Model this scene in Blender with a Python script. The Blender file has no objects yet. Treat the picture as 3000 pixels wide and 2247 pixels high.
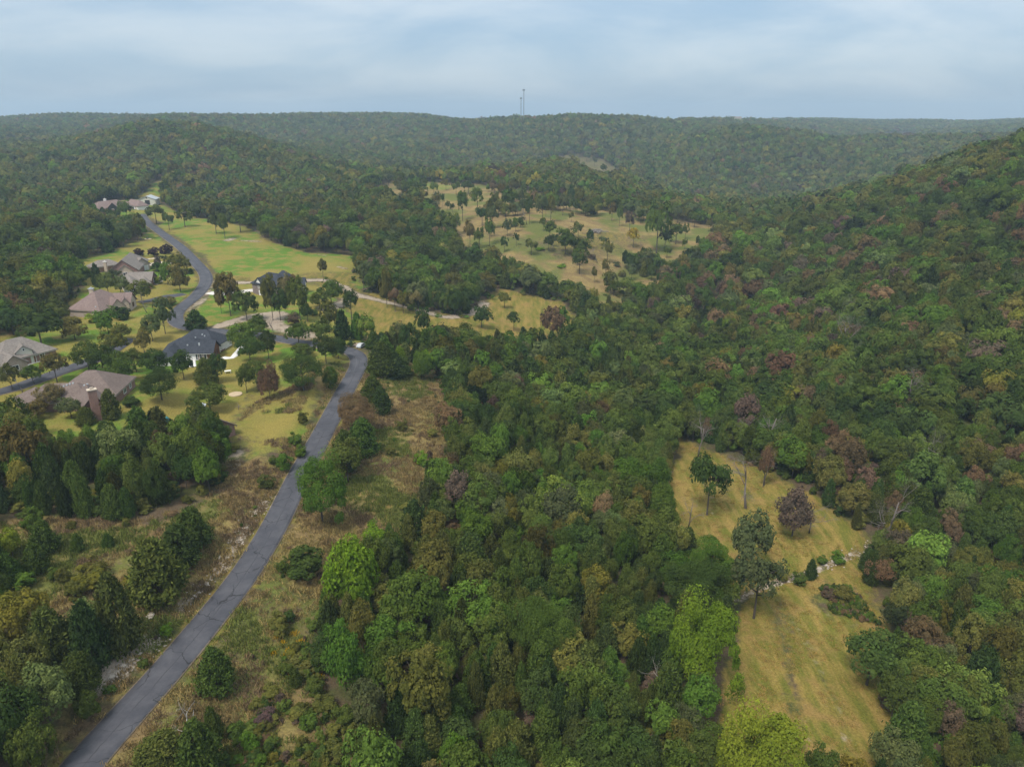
import bpy, math, random
import numpy as np
from mathutils import Vector, Matrix

# ------------------------------------------------------------------ camera, sky, sun, exposure
scene = bpy.context.scene
COL = scene.collection
R = math.radians
FPX = 2143.0                       # focal length in photo pixels (photo is 3000 x 2247)
CAMH = 80.0
PITCH = math.atan((1123.5 - 330.0) / FPX)
cam_d = bpy.data.cameras.new('camera')
cam_d.sensor_width = 36.0
cam_d.lens = 36.0 * FPX / 3000.0
cam_d.clip_start = 0.5
cam_d.clip_end = 30000.0
cam = bpy.data.objects.new('camera', cam_d)
COL.objects.link(cam)
cam.location = (0, 0, CAMH)
cam.rotation_euler = (math.pi / 2 - PITCH, 0, 0)
scene.camera = cam

SUN_EL, SUN_AZ = 58.0, 215.0
w = bpy.data.worlds.new('World')
scene.world = w
w.use_nodes = True
nt = w.node_tree
N = nt.nodes
N.clear()
def wn(t, **k):
    n = N.new(t)
    for a, b in k.items():
        setattr(n, a, b)
    return n
L = nt.links.new
out = wn('ShaderNodeOutputWorld')
bg = wn('ShaderNodeBackground')
bg.inputs['Strength'].default_value = 0.1
sky = wn('ShaderNodeTexSky', sky_type='NISHITA', sun_disc=False, sun_elevation=R(SUN_EL), sun_rotation=R(SUN_AZ))
tc = wn('ShaderNodeTexCoord')
sep = wn('ShaderNodeSeparateXYZ')
L(tc.outputs['Generated'], sep.inputs[0])
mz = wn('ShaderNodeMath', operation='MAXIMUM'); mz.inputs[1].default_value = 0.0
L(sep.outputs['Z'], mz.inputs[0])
az = wn('ShaderNodeMath', operation='ADD'); az.inputs[1].default_value = 0.32
L(mz.outputs[0], az.inputs[0])
dv = wn('ShaderNodeVectorMath', operation='DIVIDE')
cz = wn('ShaderNodeCombineXYZ')
for i in range(3):
    L(az.outputs[0], cz.inputs[i])
L(tc.outputs['Generated'], dv.inputs[0]); L(cz.outputs[0], dv.inputs[1])
mp = wn('ShaderNodeMapping'); mp.inputs['Scale'].default_value = (1.5, 2.2, 0.0); mp.inputs['Location'].default_value = (0.35, 0.2, 0)
L(dv.outputs[0], mp.inputs[0])
n1 = wn('ShaderNodeTexNoise'); n1.inputs['Scale'].default_value = 0.75; n1.inputs['Detail'].default_value = 7; n1.inputs['Roughness'].default_value = 0.56; n1.inputs['Distortion'].default_value = 0.35
L(mp.outputs[0], n1.inputs['Vector'])
rmp = wn('ShaderNodeValToRGB')
rmp.color_ramp.interpolation = 'EASE'
rmp.color_ramp.elements[0].position = 0.33; rmp.color_ramp.elements[0].color = (1.10, 1.64, 2.30, 1)
rmp.color_ramp.elements[1].position = 0.68; rmp.color_ramp.elements[1].color = (2.02, 2.36, 2.74, 1)
L(n1.outputs['Fac'], rmp.inputs[0])
mx = wn('ShaderNodeMix', data_type='RGBA'); mx.inputs[0].default_value = 0.86
L(sky.outputs[0], mx.inputs[6])
# an overcast dome brightens evenly from horizon to zenith (close to the standard overcast sky)
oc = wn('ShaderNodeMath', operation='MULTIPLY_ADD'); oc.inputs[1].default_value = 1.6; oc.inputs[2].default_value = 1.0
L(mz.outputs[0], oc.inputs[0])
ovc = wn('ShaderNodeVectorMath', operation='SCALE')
wm = wn('ShaderNodeMix', data_type='RGBA'); wm.inputs[6].default_value = (1, 1, 1, 1); wm.inputs[7].default_value = (1.36, 1.06, 0.74, 1)
L(mz.outputs[0], wm.inputs[0])                              # cloud overhead is greyer than through the blue air near the horizon
wx = wn('ShaderNodeMix', data_type='RGBA', blend_type='MULTIPLY'); wx.inputs[0].default_value = 1.0
L(rmp.outputs[0], wx.inputs[6]); L(wm.outputs[2], wx.inputs[7])
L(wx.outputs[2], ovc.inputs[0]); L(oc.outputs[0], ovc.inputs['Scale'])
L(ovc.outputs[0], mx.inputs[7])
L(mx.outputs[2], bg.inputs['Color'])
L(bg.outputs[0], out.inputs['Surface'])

sun_d = bpy.data.lights.new('sun', 'SUN')
sun_d.energy = 1.5
sun_d.angle = R(14)
sun_d.color = (1.0, 0.93, 0.82)
sun = bpy.data.objects.new('sun', sun_d)
COL.objects.link(sun)
# sky sun_rotation is measured clockwise from +Y; the lamp shines from the same side
sa = R(SUN_AZ)
sdir = Vector((math.sin(sa) * math.cos(R(SUN_EL)), math.cos(sa) * math.cos(R(SUN_EL)), math.sin(R(SUN_EL))))
sun.rotation_euler = sdir.to_track_quat('Z', 'Y').to_euler()
sun.location = sdir * 400

vs = scene.view_settings
vs.view_transform = 'Standard'
vs.look = 'None'
vs.gamma = 1.0
vs.use_curve_mapping = False
vs.exposure = 1.32
scene.render.engine = 'CYCLES'
cy = scene.cycles
cy.max_bounces = 5
cy.diffuse_bounces = 3
cy.glossy_bounces = 2
cy.transmission_bounces = 2
cy.volume_bounces = 0
cy.use_denoising = True
cy.use_adaptive_sampling = False

# ------------------------------------------------------------------ helpers: pixels to places
cp, sp = math.cos(PITCH), math.sin(PITCH)
def ray(px, py):
    a = (px - 1500.0) / FPX
    b = (py - 1123.5) / FPX
    return np.array((a, cp - b * sp, -(sp + b * cp)))
def at_elev(px, py, e):
    d = ray(px, py)
    t = (e - CAMH) / d[2]
    return np.array((0, 0, CAMH)) + d * t
def at_depth(px, py, z):
    return np.array((0, 0, CAMH)) + ray(px, py) * z
K = 3000.0 / 2212.0
def F(x, y): return (x * K, y * K)                       # full view read-outs
def Z1(x, y): return (x / 2.949, 500 + y / 2.949)
def Z2(x, y): return (x / 2.949, 900 + y / 2.949)
def Z3(x, y): return (500 + x / 2.949, 700 + y / 2.949)
def Z5(x, y): return (900 + x / 1.8433, 450 + y / 1.8433)
def Z7(x, y): return (x / 1.75, 1300 + y / 1.75)
def Z8(x, y): return (1900 + x / 1.511, 1150 + y / 1.511)
rng = np.random.default_rng(7)

def vnoise(x, y, scale, seed=0, octaves=3):
    x = np.asarray(x, float) / scale; y = np.asarray(y, float) / scale
    tot = 0; amp = 1.0; norm = 0
    for o in range(octaves):
        xi = np.floor(x).astype(np.int64); yi = np.floor(y).astype(np.int64)
        fx = x - xi; fy = y - yi
        fx = fx * fx * (3 - 2 * fx); fy = fy * fy * (3 - 2 * fy)
        def h(i, j):
            n = (i * 374761393 + j * 668265263 + (seed + o * 17) * 1442695041) & 0x7fffffff
            n = ((n ^ (n >> 13)) * 1274126177) & 0x7fffffff
            return ((n ^ (n >> 16)) & 0xffff) / 65535.0
        v = (h(xi, yi) * (1 - fx) + h(xi + 1, yi) * fx) * (1 - fy) + (h(xi, yi + 1) * (1 - fx) + h(xi + 1, yi + 1) * fx) * fy
        tot = tot + v * amp; norm += amp
        amp *= 0.5; x = x * 2.03 + 5.1; y = y * 2.03 + 9.7
    return tot / norm

# ------------------------------------------------------------------ terrain: control points
ROADPX = [F(-20, 1900), F(95, 1755), F(173, 1657), F(270, 1548), F(366, 1443), F(442, 1350), F(501, 1279), F(556, 1199), F(602, 1119), F(645, 1030), F(685, 959),
          F(724, 885), F(754, 829), F(771, 799), F(777, 780), F(771, 765), F(750, 755), F(715, 749), F(676, 744), F(634, 739), F(606, 732),
          F(545, 722), F(489, 717), F(440, 713), F(401, 708), F(384, 700), F(377, 688), F(381, 675), F(396, 661), F(419, 644), F(437, 624), F(446, 605),
          F(440, 587), F(422, 567), F(410, 554), F(390, 534), F(363, 514), F(338, 496), F(322, 484), F(311, 472), F(304, 462)]
ROADEL = np.interp(np.arange(len(ROADPX)), [0, 5, 9, 12, 15, 21, 27, 32, 37, 40], [0, 0, 1, 3, 4, 5, 6.5, 8, 9, 11])
G = []                                                   # (x, y, ground height)
for (u, v), e in zip(ROADPX, ROADEL):
    p = at_elev(u, v, e); G.append((p[0], p[1], e))
def g(u, v, e):
    p = at_elev(u * K, v * K, e); G.append((p[0], p[1], e))
def t(u, v, z, th=10.0):
    p = at_depth(u, v, z); G.append((p[0], p[1], p[2] - th))
for a in [(0, 1657, 2), (100, 1250, 4), (0, 1250, 5), (300, 1150, 4), (150, 1000, 6), (0, 900, 8), (50, 770, 9), (200, 860, 7), (430, 760, 5.5),
          (220, 690, 9), (270, 590, 11), (250, 462, 13), (350, 400, 17), (600, 540, 7), (760, 560, 4), (420, 480, 11), (500, 900, 3), (560, 800, 4.5), (600, 640, 6),
          (850, 1000, 0), (900, 830, -1), (780, 1250, -3), (600, 1600, -3), (450, 1600, -1.2), (850, 700, -1), (760, 625, 3),
          (1100, 1300, -8), (1300, 1500, -10), (1450, 1250, -13), (1000, 1000, -5), (1100, 900, -8),
          (1700, 1500, -15), (1800, 1640, -15), (1550, 1300, -15), (1500, 1000, -15), (1700, 1100, -14), (1830, 1150, -12.5), (1480, 950, -15.5), (1330, 860, -15.5),
          (1150, 640, -10), (1220, 690, -13), (1000, 680, -5), (900, 600, -2), (1000, 560, -2),
          (1250, 590, -5), (1000, 480, 10), (880, 400, 16), (1000, 405, 17), (1180, 425, 14), (1400, 470, 7), (1500, 490, 3), (1250, 500, 7), (1100, 500, 9), (1400, 560, -6), (1330, 590, -9)]:
    g(*a)
for a in [(3000, 395, 450), (2900, 1000, 230), (2850, 430, 520), (2700, 485, 600), (2400, 560, 700), (2600, 800, 335), (2300, 750, 420), (2100, 900, 350), (2800, 700, 350),
          (2900, 2100, 112), (2700, 1500, 172), (2950, 1500, 168),
          (1900, 542, 900), (1356, 475, 1100), (1500, 407, 1450), (1500, 352, 1620), (2034, 407, 1350), (2305, 415, 1450), (2577, 410, 1350), (2850, 378, 2100), (2720, 354, 2700), (2250, 356, 2000),
          (519, 346, 1000), (773, 407, 900), (1003, 475, 820), (271, 475, 750), (68, 407, 1250), (68, 340, 1650), (271, 340, 1750), (136, 542, 650), (949, 345, 1750), (610, 542, 660), (610, 447, 800), (1100, 360, 1650),
          (2200, 372, 1300), (2350, 388, 1280), (2050, 398, 1250), (2480, 425, 1300), (1700, 458, 950), (1850, 500, 900), (2400, 352, 2500), (2950, 352, 2600), (1850, 341, 1680), (1700, 341, 1640), (1278, 347, 1720), (500, 342, 1780), (700, 343, 1760), (2010, 348, 1800), (150, 500, 700), (300, 400, 880), (400, 352, 960), (650, 358, 960)]:
    t(*a)
for a in [(0, -120, 0), (-220, -60, 5), (220, -60, 0), (500, 400, 80), (420, 220, 52), (270, 120, 14), (330, 470, 57), (-450, 350, 18), (-500, 700, 25), (-1300, 1200, 45), (1300, 1000, 60), (900, 500, 75),
          (-2500, 2700, 15), (2500, 2700, 40), (-900, 2250, 22), (0, 2250, 22), (-1700, 2300, 18), (600, 2450, 24), (1900, 3500, 8), (2600, 3600, 5), (0, 3500, 15), (650, 1850, 5), (950, 1900, 8), (300, 1950, 20), (140, 1200, -10), (420, 1080, -18), (-480, 1400, 18), (-250, 1300, 12), (-800, 1350, 20), (0, 1350, 8), (-5000, 5000, -30), (5000, 5000, -30), (0, 8000, -60), (-7000, 0, 0), (7000, 0, 0), (0, -3000, 20), (1500, 4200, 10)]:
    G.append(a)
G = np.array(G, float)
def tps(P, V, lam=0.02):
    n = len(P)
    d2 = ((P[:, None] - P[None]) ** 2).sum(-1)
    Km = 0.5 * d2 * np.log(d2 + 1e-12)
    A = np.zeros((n + 3, n + 3))
    A[:n, :n] = Km + lam * np.eye(n)
    A[:n, n] = 1; A[:n, n + 1:] = P
    A[n, :n] = 1; A[n + 1:, :n] = P.T
    return np.linalg.solve(A, np.concatenate([V, np.zeros(3)]))
# the world shrinks far away in the spline's own coordinates so that near and far points are spaced alike
def warp(x, y):
    r = np.hypot(x, y) + 1e-9
    s = np.log1p(r / 120.0) / (r / 120.0)
    return np.stack([x * s / 120.0, y * s / 120.0], -1)
PW = warp(G[:, 0], G[:, 1])
CO = tps(PW, G[:, 2], 0.004)
def base_height(x, y):
    x = np.asarray(x, float); y = np.asarray(y, float)
    q = warp(x, y).reshape(-1, 2)
    res = np.empty(len(q))
    for i in range(0, len(q), 20000):
        c = q[i:i + 20000]
        d2 = ((c[:, None] - PW[None]) ** 2).sum(-1)
        res[i:i + 20000] = (0.5 * d2 * np.log(d2 + 1e-12)) @ CO[:-3] + CO[-3] + c @ CO[-2:]
    res = res.reshape(x.shape)
    r = np.hypot(x, y)
    far = np.clip((r - 450) / 900, 0, 1)
    res = res + far * (32 - 2 * np.clip((r - 1300) / 600, 0, 1)) * (vnoise(x, y, 330, 3, 2) - 0.5) + (0.25 + 0.75 * far) * 2.2 * (vnoise(x, y, 60, 5, 2) - 0.5)
    return np.where((r > 800) & (res > 54), 54 + 12 * np.tanh((res - 54) / 12), res)

def axis(lo, hi, step, far_lo, far_hi, gr=1.09):
    a = list(np.arange(lo, hi + 0.01, step))
    s = step; x = hi
    while x < far_hi:
        s *= gr; x += s; a.append(x)
    s = step; x = lo
    while x > far_lo:
        s *= gr; x -= s; a.insert(0, x)
    return np.array(a)
GX = axis(-270, 300, 2.0, -9000, 9000)
GY = axis(40, 620, 2.0, -1500, 9500, 1.07)
XX, YY = np.meshgrid(GX, GY, indexing='ij')
HH = base_height(XX, YY)
def hgt(x, y):
    x = np.asarray(x, float); y = np.asarray(y, float)
    i = np.clip(np.searchsorted(GX, x) - 1, 0, len(GX) - 2)
    j = np.clip(np.searchsorted(GY, y) - 1, 0, len(GY) - 2)
    fx = (x - GX[i]) / (GX[i + 1] - GX[i]); fy = (y - GY[j]) / (GY[j + 1] - GY[j])
    return (HH[i, j] * (1 - fx) + HH[i + 1, j] * fx) * (1 - fy) + (HH[i, j + 1] * (1 - fx) + HH[i + 1, j + 1] * fx) * fy
TT = np.concatenate([np.arange(50, 700, 1.0), np.arange(700, 4000, 4.0)])
def hit(px, py):
    """where the line of sight through a photo pixel meets the ground"""
    d = ray(px, py)
    P = d[None] * TT[:, None]
    below = (P[:, 2] + CAMH) < hgt(P[:, 0], P[:, 1])
    k = int(np.argmax(below)) if below.any() else len(TT) - 1
    lo, hi = (TT[k - 1] if k else TT[0] * 0.5), TT[k]
    for _ in range(18):
        m = 0.5 * (lo + hi)
        if d[2] * m + CAMH < hgt(d[0] * m, d[1] * m): hi = m
        else: lo = m
    p = d * hi
    return np.array((p[0], p[1], hgt(p[0], p[1])))
def crest(px, back=25.0):
    """the ground just in front of the skyline ridge in a photo column"""
    zz = np.arange(1200, 3000, 10.0); d = ray(px, 340); x = d[0] * zz; y = d[1] * zz; h = hgt(x, y)
    k = int(np.argmax((h + 10 - CAMH) / np.hypot(x, y))); f = 1 - back / zz[k]
    return np.array((x[k] * f, y[k] * f, hgt(x[k] * f, y[k] * f)))
def depth_of(p):
    return p[1] * cp + (CAMH - p[2]) * sp
def hits(pts): return np.array([hit(*p) for p in pts])

def catmull(P, step):
    P = np.asarray(P, float); out_ = []
    Q = np.vstack([2 * P[0] - P[1], P, 2 * P[-1] - P[-2]])
    for i in range(1, len(Q) - 2):
        n = max(2, int(np.linalg.norm(Q[i + 1] - Q[i]) / step))
        tt = np.linspace(0, 1, n, endpoint=False)[:, None]
        out_.append(0.5 * ((2 * Q[i]) + (-Q[i - 1] + Q[i + 1]) * tt + (2 * Q[i - 1] - 5 * Q[i] + 4 * Q[i + 1] - Q[i + 2]) * tt ** 2 + (-Q[i - 1] + 3 * Q[i] - 3 * Q[i + 1] + Q[i + 2]) * tt ** 3))
    out_.append(Q[-2][None])
    C = np.vstack(out_)
    s = np.concatenate([[0], np.cumsum(np.linalg.norm(np.diff(C[:, :2], axis=0), axis=1))])
    n = max(2, int(s[-1] / step))
    si = np.linspace(0, s[-1], n)
    return np.stack([np.interp(si, s, C[:, k]) for k in range(C.shape[1])], -1)
def smooth(a, n):
    k = np.ones(n) / n
    return np.convolve(np.pad(a, n // 2, 'edge'), k, 'same')[n // 2:-(n // 2)] if n > 1 else a
def line_dist(x, y, C):
    """distance to a sampled line, index of the nearest sample, signed side (+ = left of travel)"""
    D = np.full(x.shape, 1e9); I = np.zeros(x.shape, int)
    for i in range(0, len(x), 20000):
        d2 = (x[i:i + 20000, None] - C[None, :, 0]) ** 2 + (y[i:i + 20000, None] - C[None, :, 1]) ** 2
        k = d2.argmin(1)
        I[i:i + 20000] = k; D[i:i + 20000] = np.sqrt(d2[np.arange(len(k)), k])
    T = np.gradient(C[:, :2], axis=0)
    s = T[I, 0] * (y - C[I, 1]) - T[I, 1] * (x - C[I, 0])
    return D, I, np.sign(s)

road = catmull(hits(ROADPX), 2.0)
for k in range(2):
    road[:, k] = smooth(road[:, k], 7)
road[:, 2] = smooth(hgt(road[:, 0], road[:, 1]), 15)
ROADW = 5.9
FX, FY = XX.ravel(), YY.ravel()
near = (FX > -330) & (FX < 60) & (FY > 10) & (FY < 660)
idx = np.nonzero(near)[0]
D, I, S = line_dist(FX[idx], FY[idx], road)
rz = road[I, 2]
hf = HH.ravel().copy()
b = np.clip((D - 4.2) / 9.0, 0, 1); b = b * b * (3 - 2 * b)
hf[idx] = (rz - 0.12) * (1 - b) + hf[idx] * b
# the low cut bank along the uphill side of the lower road
low = np.clip((150 - np.abs(FY[idx] - 110)) / 40, 0, 1)
bump = np.exp(-((D - 9.5) / 4.0) ** 2) * (S > 0) * low * 1.5
hf[idx] += bump
HH = hf.reshape(HH.shape)
ROADD = np.full(FX.shape, 1e9); ROADD[idx] = D
ROADS = np.zeros(FX.shape); ROADS[idx] = S
ROADY = np.zeros(FX.shape)

# house pads (photo pixel of the plot, radius) are levelled
PADS = {}
def pad(name, px, py, r, soft=10.0):
    global HH
    p = hit(px, py); PADS[name] = p
    d = np.hypot(XX - p[0], YY - p[1])
    b = np.clip((d - r) / soft, 0, 1); b = b * b * (3 - 2 * b)
    keep = np.clip((ROADD.reshape(HH.shape) - 4) / 4, 0, 1)
    HH = HH * (1 - (1 - b) * keep) + p[2] * (1 - b) * keep
pad('far_house', 318, 615, 20)
pad('barn', 437, 590, 12)
pad('gable_house', 360, 790, 15)
pad('garage_wing', 410, 848, 9, 6)
pad('chimney_house', 290, 925, 15)
pad('porch_house', 40, 1060, 15)
pad('brick_house', 250, 1185, 17)
pad('navy_house', 575, 1040, 15)
pad('tall_house', 830, 880, 14)
pad('hidden_house', 575, 1265, 9)

# the creek bed is a shallow cut
creek = catmull(hits([F(1590, 1288), F(1650, 1262), F(1690, 1248), F(1740, 1232), F(1790, 1212), F(1850, 1188), F(1900, 1165)]), 1.5)
near2 = (FX > 0) & (FX < 140) & (FY > 110) & (FY < 260)
ix2 = np.nonzero(near2)[0]
Dc, Ic, Sc = line_dist(FX[ix2], FY[ix2], creek)
hf = HH.ravel().copy()
hf[ix2] -= 1.1 * np.exp(-(Dc / 2.6) ** 2)
HH = hf.reshape(HH.shape)
CREEKD = np.full(FX.shape, 1e9); CREEKD[ix2] = Dc

# ------------------------------------------------------------------ land cover
def poly(pts, fn=F): return hits([fn(*p) for p in pts])[:, :2]
def inside(x, y, P):
    r = np.zeros(x.shape, bool)
    j = len(P) - 1
    for i in range(len(P)):
        xi, yi = P[i]; xj, yj = P[j]
        c = ((yi > y) != (yj > y)) & (x < (xj - xi) * (y - yi) / (yj - yi + 1e-12) + xi)
        r ^= c; j = i
    return r
MEADOW_L = poly([(0, 1125), (150, 1115), (300, 1125), (440, 1085), (490, 1015), (500, 935), (540, 875), (640, 830), (730, 780), (760, 820), (700, 930), (640, 1030), (560, 1190), (480, 1300), (360, 1440), (130, 1690), (-60, 1900), (-130, 1900), (60, 1690), (150, 1560), (265, 1440), (290, 1395), (190, 1385), (90, 1380), (0, 1380)])
YARD = poly([(-60, 735), (0, 722), (60, 715), (130, 690), (185, 615), (140, 585), (170, 560), (240, 545), (300, 520), (325, 500), (350, 480), (470, 612), (560, 612), (700, 618), (790, 645), (880, 690), (850, 715), (800, 725), (780, 745), (800, 790), (740, 840), (640, 870), (560, 900), (515, 960), (480, 950), (440, 955), (330, 950), (280, 962), (200, 978), (110, 978), (60, 955), (0, 925), (-60, 925)])
UPMEADOW = poly([(305, 462), (345, 440), (400, 467), (480, 480), (530, 492), (590, 525), (660, 546), (765, 554), (775, 600), (800, 640), (700, 625), (560, 612), (470, 612), (440, 560), (340, 480)])
FARHOUSE = poly([(195, 470), (200, 440), (300, 430), (335, 392), (365, 390), (350, 430), (330, 470), (290, 500), (220, 490)])
LANE = poly([(700, 600), (790, 630), (850, 652), (900, 672), (1000, 683), (1040, 655), (1075, 625), (1160, 640), (1225, 663), (1255, 705), (1225, 768), (1100, 760), (1030, 752), (950, 745), (890, 768), (800, 740), (760, 700)])
MEADOW_R = poly([(790, 780), (860, 775), (965, 825), (972, 900), (955, 1000), (930, 1075), (905, 1160), (840, 1180), (705, 1260), (690, 1400), (680, 1480), (780, 1590), (760, 1720), (560, 1900), (-20, 1900), (180, 1657), (400, 1430), (560, 1220), (640, 1100), (700, 960), (760, 860)])
FIELD = poly([(1452, 930), (1480, 955), (1560, 985), (1650, 1015), (1720, 1050), (1790, 1100), (1845, 1140), (1862, 1175), (1850, 1215), (1880, 1290), (1910, 1365), (1898, 1430), (1908, 1520), (1962, 1690), (1520, 1690), (1515, 1560), (1535, 1470), (1580, 1340), (1625, 1290), (1560, 1265), (1470, 1215), (1440, 1150), (1438, 1050)])
PASTURE = poly([(790, 425), (820, 398), (850, 390), (900, 392), (1000, 398), (1100, 410), (1170, 420), (1280, 453), (1380, 465), (1480, 480), (1550, 490), (1545, 530), (1490, 560), (1460, 600), (1430, 640), (1320, 670), (1240, 652), (1160, 612), (1080, 578), (985, 555), (975, 495), (920, 450), (850, 440)])
STRIP = poly([(1165, 343), (1240, 335), (1300, 345), (1340, 370), (1345, 392), (1310, 400), (1285, 385), (1230, 365)])
QUARRY = hits([(2575, 393), (2640, 390), (2690, 393), (2690, 412), (2640, 422), (2590, 412)])[:, :2]
CLEAR = [MEADOW_L, YARD, UPMEADOW, FARHOUSE, LANE, MEADOW_R, FIELD, PASTURE, STRIP]

cov = np.zeros((len(FX), 4))
def paint(P, ch, wgt=1.0, jit=3.0, others=0.0):
    """soft-edged patch of one ground cover"""
    lo = P.min(0) - 12; hi = P.max(0) + 12
    k = np.nonzero((FX > lo[0]) & (FX < hi[0]) & (FY > lo[1]) & (FY < hi[1]))[0]
    if not len(k): return
    acc = np.zeros(len(k))
    wx = (vnoise(FX[k], FY[k], 14, 21) - 0.5) * 10; wy = (vnoise(FX[k], FY[k], 14, 22) - 0.5) * 10
    for _ in range(5):
        dx, dy = rng.normal(0, jit, 2)
        acc += inside(FX[k] + wx * jit / 3 + dx, FY[k] + wy * jit / 3 + dy, P)
    acc = acc / 5 * wgt
    keep = cov[k] * (1 - acc[:, None])
    keep[:, ch] = cov[k, ch] * (1 - acc) + acc
    cov[k] = keep
GREEN, YEL, BRN, PALE = 0, 1, 2, 3
paint(PASTURE, BRN, 0.9, 7); paint(STRIP, BRN, 0.7, 6); paint(STRIP, GREEN, 0.4, 6)
paint(UPMEADOW, GREEN, 1.0, 2.5)
paint(YARD, GREEN, 0.9); paint(FARHOUSE, GREEN, 0.8)
paint(LANE, YEL, 0.9); paint(MEADOW_L, BRN, 1.0); paint(MEADOW_R, BRN, 1.0); paint(FIELD, YEL, 1.0, 2.0)
# details
paint(poly([(500, 930), (560, 880), (640, 840), (730, 790), (700, 850), (640, 950), (590, 1000), (500, 1010)]), GREEN, 0.85, 6)
LAWN = poly([(500, 930), (560, 880), (640, 840), (730, 790), (700, 850), (640, 950), (590, 1000), (500, 1010)])
paint(poly([(470, 590), (560, 605), (440, 615)]), YEL, 0.6, 3)
paint(poly([(600, 590), (765, 580), (775, 600), (720, 618), (600, 610)]), YEL, 0.6, 4)
paint(poly([(800, 400), (900, 395), (900, 430), (820, 430)]), GREEN, 0.3, 4)
paint(poly([(985, 480), (1100, 500), (1250, 560), (1350, 560), (1300, 600), (1100, 545), (1000, 520)]), GREEN, 0.35, 6)
paint(poly([(1150, 520), (1300, 500), (1400, 510), (1330, 550), (1200, 560)]), YEL, 0.5, 6)
paint(poly([(900, 395), (990, 402), (960, 412), (890, 408)]), GREEN, 0.7, 2)
paint(poly([(840, 960), (900, 960), (910, 1020), (830, 1040)]), GREEN, 0.6, 3)
paint(poly([(800, 1080), (900, 1060), (890, 1130), (820, 1130)]), YEL, 0.5, 3)
paint(poly([(560, 1270), (680, 1230), (690, 1350), (600, 1440), (480, 1530), (400, 1600), (350, 1600), (480, 1430)]), GREEN, 0.55, 3)
paint(poly([(500, 1570), (760, 1500), (760, 1680), (400, 1680)]), YEL, 0.4, 3)
paint(poly([(1770, 1260), (1840, 1270), (1880, 1320), (1890, 1350), (1780, 1320)]), BRN, 0.9, 1.5)
paint(poly([(1480, 1000), (1560, 1000), (1700, 1060), (1690, 1110), (1520, 1100)]), BRN, 0.25, 5)
def stroke(pts, ch, width, wgt=1.0, fn=F, rag=0.5):
    C = catmull(hits([fn(*p) for p in pts]), 1.5)
    lo = C[:, :2].min(0) - 12; hi = C[:, :2].max(0) + 12
    k = np.nonzero((FX > lo[0]) & (FX < hi[0]) & (FY > lo[1]) & (FY < hi[1]))[0]
    D, I, S = line_dist(FX[k], FY[k], C)
    ww = width * (1 + rag * (vnoise(FX[k], FY[k], 9, 31) - 0.5) * 2)
    a = np.clip(1.25 - D / np.maximum(ww, 0.3) * 0.75, 0, 1) * wgt
    keep = cov[k] * (1 - a[:, None])
    keep[:, ch] = cov[k, ch] * (1 - a) + a
    cov[k] = keep
# gravel and dirt tracks
stroke([(446, 605), (500, 610), (560, 610), (640, 607), (700, 606), (735, 618)], PALE, 2.6, 1.0)
stroke([(735, 618), (770, 636), (830, 652), (900, 668), (960, 685), (1010, 678), (1050, 655)], PALE, 3.2, 0.72)
stroke([(760, 640), (730, 660), (700, 668)], PALE, 3.0, 0.7)
stroke([(470, 706), (520, 690), (560, 682), (600, 680)], PALE, 2.8, 1.0)
stroke([(600, 680), (590, 700), (640, 715), (660, 725)], PALE, 5.0, 0.75)
stroke([(760, 752), (775, 742), (800, 742)], PALE, 2.0, 0.8)
stroke([(459, 597), (455, 618), (436, 648), (408, 672)], PALE, 1.8, 0.75)
stroke([(350, 520), (372, 535), (392, 552)], PALE, 1.0, 0.5)
stroke([(500, 985), (515, 975), (500, 1030)], PALE, 1.6, 0.6)
stroke([(505, 515), (490, 520)], PALE, 3.0, 0.6)
stroke([(505, 1055), (580, 1010), (612, 980)], YEL, 2.5, 0.5)
for q in [((560, 522), (520, 520)), ((700, 552), (690, 551)), ((800, 625), (790, 630)), ((745, 580), (735, 577))]:
    stroke(q, PALE, 1.8, 0.7)
# the pale rock bank beside the lower road
stroke([(225, 1475), (265, 1435), (300, 1415), (330, 1390)], PALE, 1.3, 0.85, rag=1.3)
stroke([(395, 1310), (430, 1275), (470, 1235), (505, 1180), (545, 1120), (580, 1075), (585, 1040)], PALE, 1.0, 0.8, rag=1.4)
stroke([(0, 1120), (60, 1180), (150, 1240)], PALE, 1.5, 0.25, rag=1.5)
stroke([(330, 1230), (350, 1180)], PALE, 1.0, 0.35, rag=1.5)
# mown field: vehicle tracks and the creek's gravel
for q, a in (([(1685, 1290), (1720, 1350), (1760, 1420), (1790, 1500), (1830, 1590), (1850, 1690)], 0.40), ([(1650, 1300), (1690, 1400), (1720, 1490), (1745, 1600), (1760, 1690)], 0.33),
             ([(1745, 1290), (1790, 1330), (1860, 1360)], 0.40), ([(1500, 1000), (1530, 1060), (1540, 1130)], 0.38), ([(1560, 1010), (1570, 1060), (1580, 1120)], 0.30), ([(1620, 1300), (1650, 1420), (1660, 1560), (1680, 1690)], 0.15)):
    stroke(q, PALE, 1.3, a * 0.95, rag=0.5)
stroke([(1680, 1300), (1700, 1400), (1710, 1520), (1740, 1690)], GREEN, 1.4, 0.5)
stroke([(1500, 1150), (1600, 1200), (1680, 1230)], GREEN, 3, 0.3)
k = CREEKD < 4
cc = 0.75 * np.clip(1.2 - CREEKD / 1.5, 0, 1) * (0.4 + 0.6 * (vnoise(FX, FY, 12, 41) > 0.35))
cov *= (1 - cc)[:, None]; cov[:, PALE] += cc
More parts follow.
